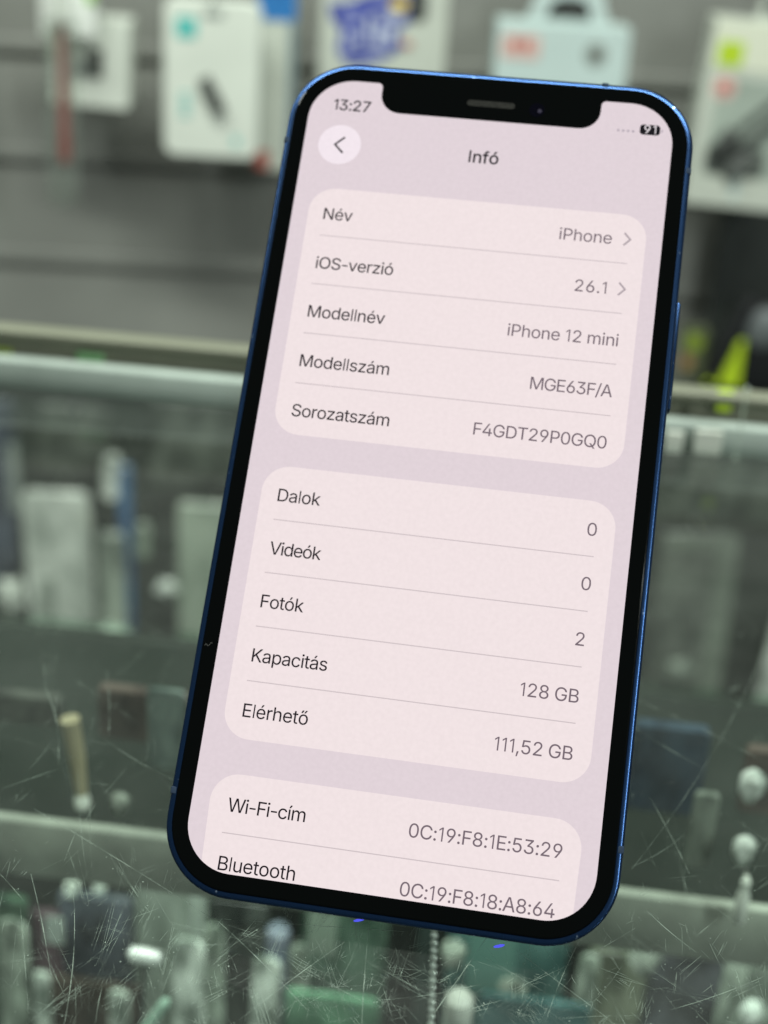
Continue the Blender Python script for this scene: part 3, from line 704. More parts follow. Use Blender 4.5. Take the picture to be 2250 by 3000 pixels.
def stroke(mb, pts, wd, mtl, depth=0.06):
    """thick polyline on the display, in points"""
    for i, (p, q) in enumerate(zip(pts, pts[1:])):
        p, q = Vector(p), Vector(q)
        d = (q - p).normalized() * wd / 2
        nn = Vector((-d.y, d.x))
        P = [p + nn - d, q + nn + d, q - nn + d, p - nn - d]
        flat(mb, [(sx(a.x), sz(a.y)) for a in P], [], YS - depth - 0.004 * i, mtl)


def rr_pts(x0, y0, x1, y1, r, n=10):
    return [(sx(a), sz(b_)) for a, b_ in rrect(x0, y0, x1, y1, r, n)]


# three cards with their dividing lines
def card(y0, y1, seps, xl, xr, clip=False):
    mb_ = MB()
    if clip:
        r = 26
        P = arc(16.8 + r, y0 + r, r, 180, 270, 10) + arc(359 - r, y0 + r, r, -90, 0, 10)
        e = RC - 16.6
        P += [(RC * 0 + 375 - RC + (RC - 0.15) * math.cos(R(t)), 812 - RC + (RC - 0.15) * math.sin(R(t))) for t in range(52, 91, 4)]
        P += [(RC + (RC - 0.15) * math.cos(R(t)), 812 - RC + (RC - 0.15) * math.sin(R(t))) for t in range(90, 129, 4)]
        flat(mb_, [(sx(a), sz(b_)) for a, b_ in P], [], YS - 0.04, CARD)
    else:
        flat(mb_, rr_pts(16.8, y0, 359, y1, 26), [], YS - 0.04, CARD)
    for s_ in seps:
        flat(mb_, [(sx(xl), sz(s_ - 0.5)), (sx(xr), sz(s_ - 0.5)), (sx(xr), sz(s_ + 0.5)), (sx(xl), sz(s_ + 0.5))], [], YS - 0.06, SEP)
    return mb_.build('info_card', screen, smooth=False)


card(124, 390, (176.8, 230.1, 283.4, 336.5), 32.3, 343)
card(423, 689.5, (477.2, 530, 582.6, 634.9), 33, 341.6)
card(722, 812, (776,), 33, 342.3, clip=True)

rows = [('Név', 158.8, 33.2, 62.8, 'iPhone', 157.2, 273.3, 325.4), ('iOS-verzió', 213.0, 33.4, 112.4, '26.1', 211.0, 294.6, 325.4),
        ('Modellnév', 266.0, 33.6, 111.4, 'iPhone 12 mini', 264.8, 234.2, 342.6), ('Modellszám', 318.8, 33.6, 123.2, 'MGE63F/A', 317.6, 262.7, 342.2),
        ('Sorozatszám', 371.2, 33.6, 130.7, 'F4GDT29P0GQ0', 370.2, 213.6, 342.0), ('Dalok', 458.6, 33.8, 75.6, '0', 457.2, 333.0, 341.7),
        ('Videók', 511.8, 34.2, 84.4, '0', 510.0, 333.0, 341.7), ('Fotók', 564.2, 34.2, 75.6, '2', 563.0, 333.4, 341.4),
        ('Kapacitás', 616.6, 34.2, 106.4, '128 GB', 616.2, 288.2, 341.9), ('Elérhető', 669.0, 34.2, 96.0, '111,52 GB', 668.8, 270.6, 342.0),
        ('Wi-Fi-cím', 756.6, 34.6, 107.3, '0C:19:F8:1E:53:29', 756.6, 203.3, 342.1), ('Bluetooth', 809.4, 34.5, 105.9, '0C:19:F8:18:A8:64', 808.8, 202.2, 341.4)]
for lab, yb, x0, x1, val, yv, v0, v1 in rows:
    m = MB()
    text(m, lab, yb, INK, x0, x1, fat=3)
    m.build('row_label', screen, smooth=False)
    m = MB()
    text(m, val, yv, GREY, v0, v1, fat=2)
    m.build('row_value', screen, smooth=False)
for yc in (150.8, 204.4):
    m = MB()
    stroke(m, [(338.0, yc - 6), (343.6, yc), (338.0, yc + 6)], 1.9, CHEV)
    m.build('chevron', screen, smooth=False)
m = MB()
text(m, 'Infó', 81.2, INKB, 172.6, 202.4, 18.4, fat=12)
m.build('page_title', screen, smooth=False)
m = MB()
text(m, '13:27', 34.6, INKB, 25.2, 63.4, 17.2, fat=8)
m.build('clock_text', screen, smooth=False)
m = MB()
flat(m, [(sx(37.6 + 22.3 * math.cos(2 * math.pi * k / 48)), sz(74 + 22.3 * math.sin(2 * math.pi * k / 48))) for k in range(48)], [], YS - 0.04, BTN)
stroke(m, [(41.4, 66.0), (32.8, 74.3), (41.4, 82.6)], 2.0, INKB)
m.build('back_button', screen, smooth=False)
m = MB()
for k in range(4):
    cx = 319.6 + k * 5.0
    flat(m, [(sx(cx + 1.5 * math.cos(t * math.pi / 6)), sz(31.4 + 1.5 * math.sin(t * math.pi / 6))) for t in range(12)], [], YS - 0.04, DOT)
m.build('signal_dots', screen, smooth=False)
m = MB()
flat(m, rr_pts(341.2, 22.6, 361.6, 34.0, 3.4, 5), [], YS - 0.04, INKB)
flat(m, [(sx(363), sz(26.6)), (sx(364.4), sz(27.4)), (sx(364.4), sz(29.8)), (sx(363), sz(30.6))], [], YS - 0.04, DOT)
text(m, '91', 32.5, WHITE, 345.6, 357.4, 13.4, fat=0)
m.build('battery_icon', screen, smooth=False)
# speaker slot and front camera inside the notch
m = MB()
m.plate(rr_pts(162.6, 10.6, 212.2, 17.4, 3.3, 5), YS - 0.03, YS + 0.05, mat('speaker_mesh', (0.014, 0.014, 0.012), 0.8, spec=0.1, var=0.7, scale=3500), 0.02)
m.build('speaker_slot', glass)
m = MB()
m.lathe([(1.2, 0.03), (1.15, 0.04), (0.9, 0.042), (0.85, 0.02), (0.3, 0.01)], mat('lens_black', (0.002, 0.002, 0.004), 0.6, spec=0.0), 28, c=(sx(235), YS, sz(16.2)), rot=(R(90), 0, 0))
m.lathe([(0.34, 0.06), (0.2, 0.075), (0.05, 0.08)], mat('lens_violet', (0.012, 0.009, 0.025), 0.5, spec=0.1), 16, c=(sx(238), YS, sz(17.4)), rot=(R(90), 0, 0))
m.build('front_camera', glass)

# hair-thin lint on the left of the black border
p0 = Vector((sx(-13.0), YS - 0.05, sz(607.3)))
m = MB()
m.tube([p0 + Vector((0.14 * k, 0, 0.22 * math.sin(k * 1.15) + 0.05 * k)) for k in range(9)], 0.02, mat('lint_white', (0.12, 0.12, 0.11), 0.8), 6)
lint = m.build('lint_fibre')
lint.matrix_world = PM.to_4x4()
tag(lint, "tiny curled pale fibre stuck on the left black border of the phone", 'lint')

# ------------------------------------------------------------------ scratches on the glass
random.seed(11)
SCR = bpy.data.materials.new('glass_scratch')
SCR.use_nodes = True
nt = SCR.node_tree
b = nt.nodes['Principled BSDF']
b.inputs['Base Color'].default_value = (0.23, 0.29, 0.24, 1)
b.inputs['Roughness'].default_value = 0.5
tc = nt.nodes.new('ShaderNodeTexCoord')
nz = nt.nodes.new('ShaderNodeTexNoise')
nz.inputs['Scale'].default_value = 260
nz.inputs['Detail'].default_value = 4
nt.links.new(tc.outputs['Object'], nz.inputs['Vector'])
mr = nt.nodes.new('ShaderNodeMapRange')
mr.inputs['From Min'].default_value = 0.35
mr.inputs['From Max'].default_value = 0.65
mr.inputs['To Min'].default_value = 0.06
mr.inputs['To Max'].default_value = 0.8
nt.links.new(nz.outputs['Fac'], mr.inputs['Value'])
nt.links.new(mr.outputs[0], b.inputs['Alpha'])

sm = MB()


def scratch(a, b_, wd, bend=0.0, z=0.02, n=8):
    a, b_ = Vector((a[0], a[1])), Vector((b_[0], b_[1]))
    d = (b_ - a)
    L = d.length
    if L < 1e-6:
        return
    d /= L
    nn = Vector((-d.y, d.x))
    v = []
    for k in range(n + 1):
        t = k / n
        c = a + d * (L * t) + nn * (bend * L * 4 * t * (1 - t)) 
        w_ = wd * (0.25 + 0.75 * math.sin(math.pi * min(1, max(0, t * 0.96 + 0.02))) ** 0.6) / 2
        v += [(*(c + nn * w_), z), (*(c - nn * w_), z)]
    sm.add(v, [(2 * k, 2 * k + 1, 2 * k + 3, 2 * k + 2) for k in range(n)], SCR)


def gl(px, py):
    p = cl(on_level(px, py, 0))
    return (p.x, p.y)


for P in [((100, 2370), (620, 2690)), ((620, 2690), (1195, 2730)), ((0, 2560), (70, 2640)), ((60, 2660), (85, 2990)), ((215, 2620), (190, 2990)),
          ((300, 2330), (370, 2250)), ((2250, 1860), (1840, 2560)), ((1860, 2630), (2040, 2790)), ((1810, 2030), (2250, 2240)), ((1900, 2330), (2020, 2560)),
          ((1850, 2540), (2010, 2440)), ((1110, 2930), (1420, 2880)), ((1960, 2960), (2240, 2860)), ((1480, 2760), (1790, 2990)),
          ((1600, 2990), (1770, 2640)), ((700, 2990), (1010, 2760)), ((640, 2700), (900, 2960)), ((300, 2890), (280, 3000)),
          ((130, 2010), (170, 2240)), ((310, 1960), (318, 2160)), ((80, 2260), (220, 2070)), ((300, 2160), (520, 2290)), ((1090, 2640), (1060, 3000)),
          ((150, 2860), (90, 2560)), ((2060, 2250), (1800, 2090)), ((1500, 2900), (1860, 2720)), ((1250, 3000), (1430, 2740))]:
    scratch(gl(*P[0]), gl(*P[1]), random.uniform(0.07, 0.14), random.uniform(-0.04, 0.04), 0.02, 14)
n_s = 0
while n_s < 2400:
    q = random.random()
    if q < 0.24:      # the worn patch right in front of the phone
        px, py = random.gauss(1080, 480), 3000 - abs(random.gauss(0, 190))
    elif q < 0.56:
        px, py = random.uniform(-50, 2300), 3010 - abs(random.gauss(0, 300))
    else:
        px, py = random.uniform(-50, 2300), random.uniform(1750, 3010)
    L = min(26, random.expovariate(1 / 3.2) + 0.4) if random.random() < 0.8 else random.uniform(6, 24)
    x, y = gl(px, py)
    a = random.choice([random.gauss(0.75, 0.3), random.gauss(-0.7, 0.35), random.gauss(1.5, 0.25), random.uniform(0, 3.14)])
    w_ = random.uniform(0.018, 0.06)
    bd = random.gauss(0, 0.009)
    for j in range(random.choice((1, 1, 1, 1, 2, 3, 5))):   # some are scuffs: bundles of near-parallel lines
        aj = a + random.gauss(0, 0.06)
        xx, yy = x + random.gauss(0, 0.7) * (j > 0), y + random.gauss(0, 0.7) * (j > 0)
        Lj = L * random.uniform(0.4, 1.0)
        scratch((xx, yy), (xx + math.cos(aj) * Lj, yy + math.sin(aj) * Lj * 1.2), w_ * random.uniform(0.5, 1), bd, random.uniform(0.015, 0.05), 5)
        n_s += 1
for i in range(500):  # pits and specks
    px, py = random.uniform(-50, 2300), 3010 - abs(random.gauss(0, 420))
    x, y = gl(px, py)
    r = random.uniform(0.04, 0.13)
    k = [(x + r * random.uniform(0.5, 1.4) * math.cos(t * 1.05), y + r * random.uniform(0.5, 1.4) * math.sin(t * 1.05), 0.03) for t in range(6)]
    sm.add(k, [tuple(range(6))], SCR)
so = sm.build('scratches', gt, smooth=False)
so['kind'] = 'stuff'

# two blue glints under the phone, made as small glowing beads on the glass
for (px, py), lab in (((1052, 2697), 'tiny blue glint made as a glowing bead on the glass just under the middle of the phone'), ((1462, 2773), 'tiny blue glint made as a glowing bead on the glass below the right half of the phone')):
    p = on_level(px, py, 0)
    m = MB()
    m.lathe([(0.05, 0), (0.30, 0.05), (0.34, 0.14), (0.05, 0.2)], mat('blue_glint_glow', (0.06, 0.06, 0.6), 0.4, emi=(0.10, 0.11, 0.95), es=0.9), 10)
    o = m.build('blue_glint')
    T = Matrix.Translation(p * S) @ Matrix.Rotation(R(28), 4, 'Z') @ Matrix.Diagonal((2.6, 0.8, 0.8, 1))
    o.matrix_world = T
    tag(o, lab, 'indicator', 'blue glints made as glowing beads on the glass')  # blue glints, not indicator lights

# ------------------------------------------------------------------ goods hanging on the wall
WHT = mat('white_card', (0.74, 0.79, 0.70), 0.45, var=0.05, scale=20)
WHT2 = mat('pale_card', (0.56, 0.60, 0.52), 0.5, var=0.08, scale=20)
ICE = mat('pale_blue_card', (0.56, 0.68, 0.65), 0.45, var=0.05, scale=20)
TEAL = mat('teal_print', (0.12, 0.55, 0.50), 0.5)
INKD = mat('dark_print', (0.05, 0.055, 0.05), 0.5)
GREYP = mat('grey_print', (0.30, 0.34, 0.31), 0.5)
REDP = mat('red_print', (0.50, 0.12, 0.09), 0.5)
PINKP = mat('pink_print', (0.68, 0.46, 0.41), 0.5)
LIME = mat('lime_print', (0.48, 0.66, 0.02), 0.5)
BLUP = mat('blue_print', (0.03, 0.19, 0.50), 0.5)
NAVY = mat('navy_print', (0.06, 0.08, 0.36), 0.5, var=0.3, scale=60)
YELP = mat('yellow_print', (0.75, 0.55, 0.05), 0.5)
GRNP = mat('green_print', (0.25, 0.55, 0.06), 0.5)
CLEAR = clear_mat('clear_plastic', (0.90, 0.93, 0.90), 1.35, 0.08, film=0.10, film_col=(0.6, 0.65, 0.6))
STEEL = mat('hook_steel', (0.5, 0.52, 0.5), 0.3, metal=1)


class Pack:
    """frame of reference of a pack hung off mm in front of the wall, from its box in the photo"""

    def __init__(self, x0, y0, x1, y1, off):
        self.off = off
        a, b_ = on_wall(x0, y1, off), on_wall(x1, y1, off)
        self.o = on_wall((x0 + x1) / 2, y1, off)
        self.w = (on_wall(x1, (y0 + y1) / 2, off) - on_wall(x0, (y0 + y1) / 2, off)).dot(WX_AX)
        self.h = on_wall((x0 + x1) / 2, y0, off).z - self.o.z
        self.box = (x0, y0, x1, y1)

    def u(self, px, py):
        """photo position -> local x,z on the pack's face"""
        x0, y0, x1, y1 = self.box
        return ((px - (x0 + x1) / 2) / (x1 - x0) * self.w, (y1 - py) / (y1 - y0) * self.h)

    def rect(self, x0, y0, x1, y1, r=1.0, n=4):
        a, b_ = self.u(x0, y1), self.u(x1, y0)
        r = min(r, (b_[0] - a[0]) / 2.05, (b_[1] - a[1]) / 2.05)
        return rrect(a[0], a[1], b_[0], b_[1], r, n)

    def empty(self, name, label, cat, tilt=0.0, group=None):
        M = WY @ Matrix.Rotation(R(tilt), 3, 'Y')
        return thing(name, label, cat, self.o, M, group)


def hook(root, x, z, length):
    """wire hook carrying a pack: runs from the pack back to the wall"""
    mb_ = MB()
    mb_.tube([(x, -6, z + 3), (x, -4, z), (x, length, z - 1)], 1.4, STEEL, 8)
    mb_.build('hook', root)


PG = 'packaged accessories hanging on the wall'
# 1 white charger box
p = Pack(150, 50, 378, 314, 70)
t = p.empty('charger_box', 'white charger box with dark slot window hanging behind a red strip', 'box', 2, PG)
MB().plate(rrect(-p.w / 2, 0, p.w / 2, p.h, 3), 0, 26, WHT, 0.8).build('carton', t)
m = MB(); m.plate(p.rect(262, 140, 300, 225, 1.5), -0.5, 0.4, INKD); m.build('dark_window', t)
m = MB(); m.plate(p.rect(215, 190, 262, 222, 1.5), -0.5, 0.4, GREYP); m.build('product_print', t)
hook(t, 0, p.h - 2, 70)
# 2 bright white header pack, in front of it, above
p = Pack(118, -130, 282, 108, 95)
t = p.empty('header_pack', 'plain white pack with green corner, partly above the charger box', 'pack', 0, PG)
MB().plate(rrect(-p.w / 2, 0, p.w / 2, p.h, 2), 0, 12, mat('bright_white', (0.82, 0.86, 0.80), 0.4), 0.6).build('carton', t)
m = MB(); m.plate(p.rect(255, -30, 281, 5, 1), -0.5, 0.4, GRNP); m.build('green_corner', t)
hook(t, 0, p.h - 2, 95)
# 3 red stylus in a clear sleeve
p = Pack(140, 60, 232, 600, 120)
t = p.empty('stylus_pack', 'long clear sleeve with a slim red stylus hanging far left', 'pack', 1.5, PG)
m = MB(); m.plate(rrect(-p.w / 2, 0, p.w / 2, p.h, 4), 0, 0.8, CLEAR); m.build('clear_sleeve', t)
m = MB()
zz0, zz1 = p.u(180, 470)[1], p.u(180, 70)[1]
xx = p.u(190, 300)[0]
m.tube([(xx - 1.5, 4, zz1), (xx, 4, zz0 + 8), (xx, 4, zz0)], 4.2, mat('dull_red', (0.27, 0.095, 0.08), 0.6), 14, radii=[3.9, 5.2, 4.6])
m.tube([(xx - 1.6, 4, zz1 + 0.2), (xx - 1.7, 4, zz1 + 30)], 6.0, WHT, 14)
m.build('stylus', t)
m = MB(); m.plate(p.rect(150, 60, 190, 180, 2), 6, 9, WHT2); m.build('back_card', t)
hook(t, 0, p.h - 1, 120)
# 4 rounded white blister with teal patches and a dark stick
p = Pack(476, 0, 757, 462, 95)
t = p.empty('cable_blister', 'white rounded pack with teal patches and a dark slanted stick', 'pack', 0.5, PG)
MB().plate(rrect(-p.w / 2, 0, p.w / 2, p.h, 9, 8), 0, 14, WHT, 1.4).build('card_body', t)
m = MB(); m.plate(p.rect(512, 52, 572, 112, 3), -0.5, 0.4, TEAL); m.build('teal_badge', t)
m = MB()
for yy in range(270, 350, 20):
    m.plate(p.rect(524, yy, 556, yy + 13, 1), -0.5, 0.4, mat('pale_teal_print', (0.33, 0.62, 0.57), 0.5))
m.build('teal_lettering', t)
m = MB()
m.plate(p.rect(680, 390, 704, 425, 3), -0.5, 0.4, mat('pale_teal_print', (0.33, 0.62, 0.57), 0.5))
m.build('corner_print', t)
m = MB()
a, b_ = p.u(597, 222), p.u(648, 318)
m.tube([(a[0], -4, a[1]), (b_[0], -4, b_[1])], 4.6, INKD, 12)
m.build('adapter_stick', t)
m = MB(); m.plate(p.rect(590, 30, 650, 50, 2), -0.5, 0.4, GREYP); m.build('hang_hole', t)
hook(t, 0, p.h + 2, 95)
# 5 pale box with blue top, behind and to the right
p = Pack(745, -40, 858, 500, 60)
t = p.empty('blue_top_box', 'narrow pale box with blue top edge behind the white blister', 'box', 0, PG)
MB().plate(rrect(-p.w / 2, 0, p.w / 2, p.h, 1.5), 0, 30, WHT2, 0.6).build('carton', t)
m = MB(); m.plate(p.rect(746, -40, 857, 55, 1), -0.6, 0.4, BLUP); m.build('blue_print', t)
m = MB(); m.plate(p.rect(746, 440, 785, 495, 1), -0.6, 0.4, REDP); m.build('red_corner', t)
m = MB(); m.plate(p.rect(838, 60, 857, 470, 1), -0.6, 0.4, mat('slate_print', (0.20, 0.27, 0.29), 0.5)); m.build('slate_edge', t)
hook(t, 0, p.h - 2, 60)
# 6 white and navy pack above the phone
p = Pack(925, -60, 1295, 330, 85)
t = p.empty('navy_pack', 'white pack with navy swirling print behind the top of the phone', 'pack', 0.5, PG)
MB().plate(rrect(-p.w / 2, 0, p.w / 2, p.h, 3), 0, 12, WHT2, 0.8).build('card_body', t)
m = MB()
poly = [p.u(*q) for q in ((945, 20), (1010, 8), (1080, -20), (1180, -30), (1205, 30), (1150, 90), (1145, 150), (1090, 185), (1010, 195), (975, 150), (985, 90), (955, 60))]
m.plate(poly, -0.5, 0.4, NAVY); m.build('navy_print', t)
m = MB()
for q in ((985, 35, 1035, 42), (1000, 85, 1012, 150), (1045, 88, 1056, 104), (1078, 20, 1130, 28), (1118, 74, 1140, 128), (1000, 165, 1030, 172), (1075, 160, 1120, 166), (1150, -5, 1185, 10), (1010, 60, 1040, 70), (1060, 40, 1075, 110), (1090, 60, 1110, 140), (1020, 110, 1060, 122), (1120, 30, 1160, 60), (1040, 150, 1100, 158)):
    m.plate(p.rect(*q, 1), -0.9, -0.5, mat('pale_lilac_print', (0.55, 0.6, 0.72), 0.5))
m.build('pale_lettering', t)
m = MB(); m.plate(p.rect(1125, -10, 1175, 25, 4), -1.2, -0.5, YELP); m.build('yellow_dot', t)
m = MB(); m.plate(p.rect(1180, -40, 1230, 50, 4), -1.2, -0.5, INKD); m.build('dark_print', t)
m = MB(); m.plate(p.rect(1130, 112, 1165, 135, 2), -1.4, -0.5, NAVY); m.plate(p.rect(1165, 112, 1195, 128, 2), -1.4, -0.5, REDP); m.build('small_logo', t)
hook(t, 0, p.h - 2, 85)
# 7 pale blue box with hang tab
p = Pack(1424, 70, 1812, 420, 70)
t = p.empty('pale_blue_box', 'pale blue white box with pinkish square and grey round emblem', 'box', 0.5, PG)
MB().plate(rrect(-p.w / 2, 0, p.w / 2, p.h, 2), 0, 34, ICE, 0.7).build('carton', t)
m = MB(); m.plate(p.rect(1440, 108, 1552, 176, 2), -0.5, 0.4, PINKP)
for q in (1470, 1500):
    m.plate(p.rect(q, 118, q + 20, 145, 1), -0.8, -0.5, REDP)
m.build('pink_badge', t)
m = MB()
cx, cz = p.u(1716, 150)
m.lathe([(9, 0), (9, 0.6), (0.2, 0.65)], GREYP, 24, c=(cx, 0.1, cz), rot=(R(90), 0, 0))
m.lathe([(3.5, 0), (3.5, 0.5), (0.2, 0.55)], INKD, 16, c=(cx, -0.6, cz), rot=(R(90), 0, 0))
m.build('round_emblem', t)
m = MB()
tab = [p.u(*q) for q in ((1500, 70), (1520, 20), (1535, -40), (1715, -40), (1730, 20), (1755, 70))]
hole = [p.u(*q) for q in ((1560, 55), (1572, 15), (1600, -5), (1660, -5), (1685, 20), (1690, 55))]
flat(m, tab, [hole], 2, ICE)
flat(m, tab, [hole], 3.5, ICE)
m.build('hang_tab', t)
m = MB(); m.box((p.u(1625, 20)[0], 10, p.u(1625, 25)[1]), (38, 10, 18), INKD, 3); m.build('price_holder', t)
hook(t, 0, p.h + 14, 70)
# 8 big box at the right with cable picture
p = Pack(1990, 60, 2290, 610, 90)
t = p.empty('cable_box', 'pale box with lime square, red dot and dark cable window at far right', 'box', 3, PG)
MB().plate(rrect(-p.w / 2, 0, p.w / 2, p.h, 3), 0, 30, WHT2, 0.8).build('carton', t)
m = MB(); m.plate(p.rect(1994, 64, 2286, 200, 1), -0.5, 0.4, mat('cream_print', (0.72, 0.75, 0.6), 0.5)); m.build('cream_header', t)
m = MB(); m.plate(p.rect(2012, 122, 2085, 192, 1), -0.9, -0.4, LIME); m.build('lime_badge', t)
m = MB()
cx, cz = p.u(2050, 255)
m.lathe([(9, 0), (9, 0.5), (0.2, 0.55)], PINKP, 22, c=(cx, 0.1, cz), rot=(R(90), 0, 0))
m.lathe([(4, 0), (4, 0.5), (0.2, 0.55)], REDP, 16, c=(cx, -0.5, cz), rot=(R(90), 0, 0))
m.build('red_dot', t)
m = MB(); m.plate(p.rect(2030, 225, 2286, 515, 3), -0.3, 0.4, mat('sage_print', (0.36, 0.42, 0.36), 0.45, var=0.2, scale=30)); m.plate(p.rect(2034, 425, 2215, 512, 6), -0.6, 0.4, mat('dark_window_print', (0.10, 0.115, 0.10), 0.5, var=0.3, scale=60)); m.build('window_sheet', t)
m = MB()
for q in (((2075, 430), (2130, 350), (2260, 215)), ((2060, 480), (2150, 400), (2270, 270)), ((2120, 470), (2180, 380), (2275, 300))):
    m.tube([(p.u(*s_)[0], -3, p.u(*s_)[1]) for s_ in q], 1.7, INKD, 8)
a = p.u(2080, 415)
m.box((a[0], -5, a[1]), (13, 8, 23), INKD, 2.5, rot=(0, R(35), 0))
m.box((a[0] + 14, -4, a[1] - 16), (12, 6, 22), mat('dim_print', (0.11, 0.12, 0.11), 0.5), 2, rot=(0, R(35), 0))
m.build('cable_plug', t)
m = MB()
m.plate(p.rect(1994, 530, 2286, 606, 1), -0.5, 0.4, WHT2)
m.plate(p.rect(2130, 480, 2150, 580, 1), -0.9, -0.4, ICE)
m.build('lower_print', t)
m = MB(); m.plate([p.u(*q) for q in ((2100, 62), (2125, -30), (2250, -30), (2286, 62))], 4, 6, WHT2); m.plate(p.rect(2130, -10, 2230, 40, 4), 3, 4.5, INKD); m.build('hang_tab', t)
hook(t, 0, p.h + 18, 90)

# plain dark panel over the wall, and black goods under it, lower right
p = Pack(2035, 560, 2420, 1180, 30)
t = p.empty('dark_panel', 'dark charcoal panel on the wall at the right edge', 'board', 0)
MB().plate(rrect(-p.w / 2, 0, p.w / 2, p.h, 3), 0, 12, mat('charcoal_panel', (0.03, 0.036, 0.032), 0.6, var=0.2, scale=14), 0.8).build('panel_face', t)
MB().box((0, 20, p.h * 0.8), (40, 18, 20), mat('charcoal_panel', (0.03, 0.036, 0.032))).build('bracket', t)

p = Pack(2080, 850, 2330, 1150, 60)
t = p.empty('black_headset', 'black rounded headset with a silver grey dome and lime strap', 'headset', 0)
BLK = mat('black_plastic', (0.010, 0.011, 0.012), 0.45)
m = MB(); m.box((8, 6, p.h * 0.45), (p.w * 0.85, 22, p.h * 0.85), BLK, 9); m.build('shell', t)
m = MB()
cx, cz = p.u(2205, 955)
m.lathe([(17, 0), (17, 2), (13, 4), (7, 5.5), (0.5, 6)], mat('silver_dome', (0.16, 0.18, 0.18), 0.45, metal=0.2), 26, c=(cx, -4, cz), rot=(R(90), 0, 0))
m.build('dome', t)
m = MB()
poly = [p.u(*q) for q in ((2098, 1000), (2148, 985), (2152, 1128), (2050, 1120), (2080, 1060))]
m.plate(poly, -12, -6, LIME, 1.5); m.build('lime_strap', t)
m = MB()
m.tube([(p.u(2075, 1110)[0], -6, p.u(2075, 1110)[1]), (p.u(2110, 980)[0], -8, p.u(2110, 980)[1]), (p.u(2160, 870)[0], -2, p.u(2160, 870)[1])], 7, BLK, 12)
m.build('headband', t)
MB().box((0, 34, p.h * 0.6), (20, 46, 12), BLK, 2).build('wall_peg', t)
p = Pack(1985, 960, 2060, 1110, 45)
t = p.empty('lime_pouch', 'small dark pouch with dull lime and orange print beside the phone edge', 'pouch', 0)
m = MB(); m.plate(rrect(-p.w / 2, 0, p.w / 2, p.h, 4), 0, 8, mat('olive_pouch', (0.10, 0.12, 0.06), 0.6), 1); m.build('bag', t)
m = MB(); m.plate(p.rect(1995, 975, 2042, 1025, 3), -0.6, 0.3, mat('dull_lime', (0.22, 0.30, 0.03), 0.5)); m.build('lime_print', t)
m = MB(); m.plate(p.rect(1988, 1040, 2020, 1080, 3), -0.6, 0.3, mat('dull_orange', (0.30, 0.17, 0.07), 0.5)); m.build('orange_print', t)
hook(t, 0, p.h - 1, 45)

# reflections painted as small coloured plates along the back rail, and a bracket
def rail_piece(name, label, cat, x0, y0, x1, y1, mtl, dy=-1.5, th=1.0, group='painted reflections on the back rail'):
    a, b_ = cl(on_case(x0, y1, FAR + dy)), cl(on_case(x1, y0, FAR + dy))
    mid = (a + b_) / 2
    o = thing(name, label, cat, CY @ Vector((mid.x, FAR + dy, min(a.z, b_.z))), CY, group)
    mb_ = MB()
    mb_.plate(rrect(-abs(b_.x - a.x) / 2, 0, abs(b_.x - a.x) / 2, abs(b_.z - a.z), 0.5, 3), 0, th, mtl, 0.2)
    ob = mb_.build('flat_piece', o)
    return o


rail_piece('painted_reflection', 'small lime reflection painted in the rail slot at the left edge', 'reflection', -30, 1025, 30, 1062, mat('lime_dull', (0.33, 0.45, 0.05), 0.5), 6, 1.2)
rail_piece('painted_reflection', 'small green reflection painted in the rail slot left of the phone', 'reflection', 225, 1040, 300, 1090, mat('green_dull', (0.25, 0.52, 0.24), 0.5), 6, 1.2)
rail_piece('painted_reflection', 'bright lime reflection painted on the rail right of the phone, under the headset', 'reflection', 2095, 1150, 2150, 1205, LIME, 5.5, 1.2)
rail_piece('pale_reflection', 'pale painted reflection under the rail right beside the phone edge', 'tag', 1945, 1270, 2005, 1325, WHT2, -3, 1.2)  # painted reflection, not a tag
rail_piece('pale_reflection', 'pale painted reflection under the rail near the clear bracket', 'tag', 2030, 1268, 2120, 1328, WHT2, -3, 1.2)  # painted reflection, not a tag
rail_piece('acrylic_bracket', 'clear upright bracket crossing the back rail at the right', 'bracket', 2155, 1140, 2192, 1345, mat('frosted_acrylic', (0.55, 0.64, 0.55), 0.3, alpha=0.6), -5, 2.0, None)


# ------------------------------------------------------------------ goods inside the case
class Spot:
    """frame of reference of an upright thing standing at depth y inside the case"""

    def __init__(self, x0, y0, x1, y1, y, floor=None):
        self.y = y
        c = cl(on_case((x0 + x1) / 2, y1, y))
        a, b_ = cl(on_case(x0, (y0 + y1) / 2, y)), cl(on_case(x1, (y0 + y1) / 2, y))
        self.w = b_.x - a.x
        top = cl(on_case((x0 + x1) / 2, y0, y))
        self.z0 = c.z if floor is None else floor
        self.h = top.z - self.z0
        self.o = CY @ Vector((c.x, y, self.z0))
        self.x = c.x

    def empty(self, name, label, cat, tilt=0.0, group=None):
        return thing(name, label, cat, self.o, CY @ Matrix.Rotation(R(tilt), 3, 'Y'), group)

    def u(self, px, py):
        p_ = cl(on_case(px, py, self.y))
        return (p_.x - self.x, p_.z - self.z0)


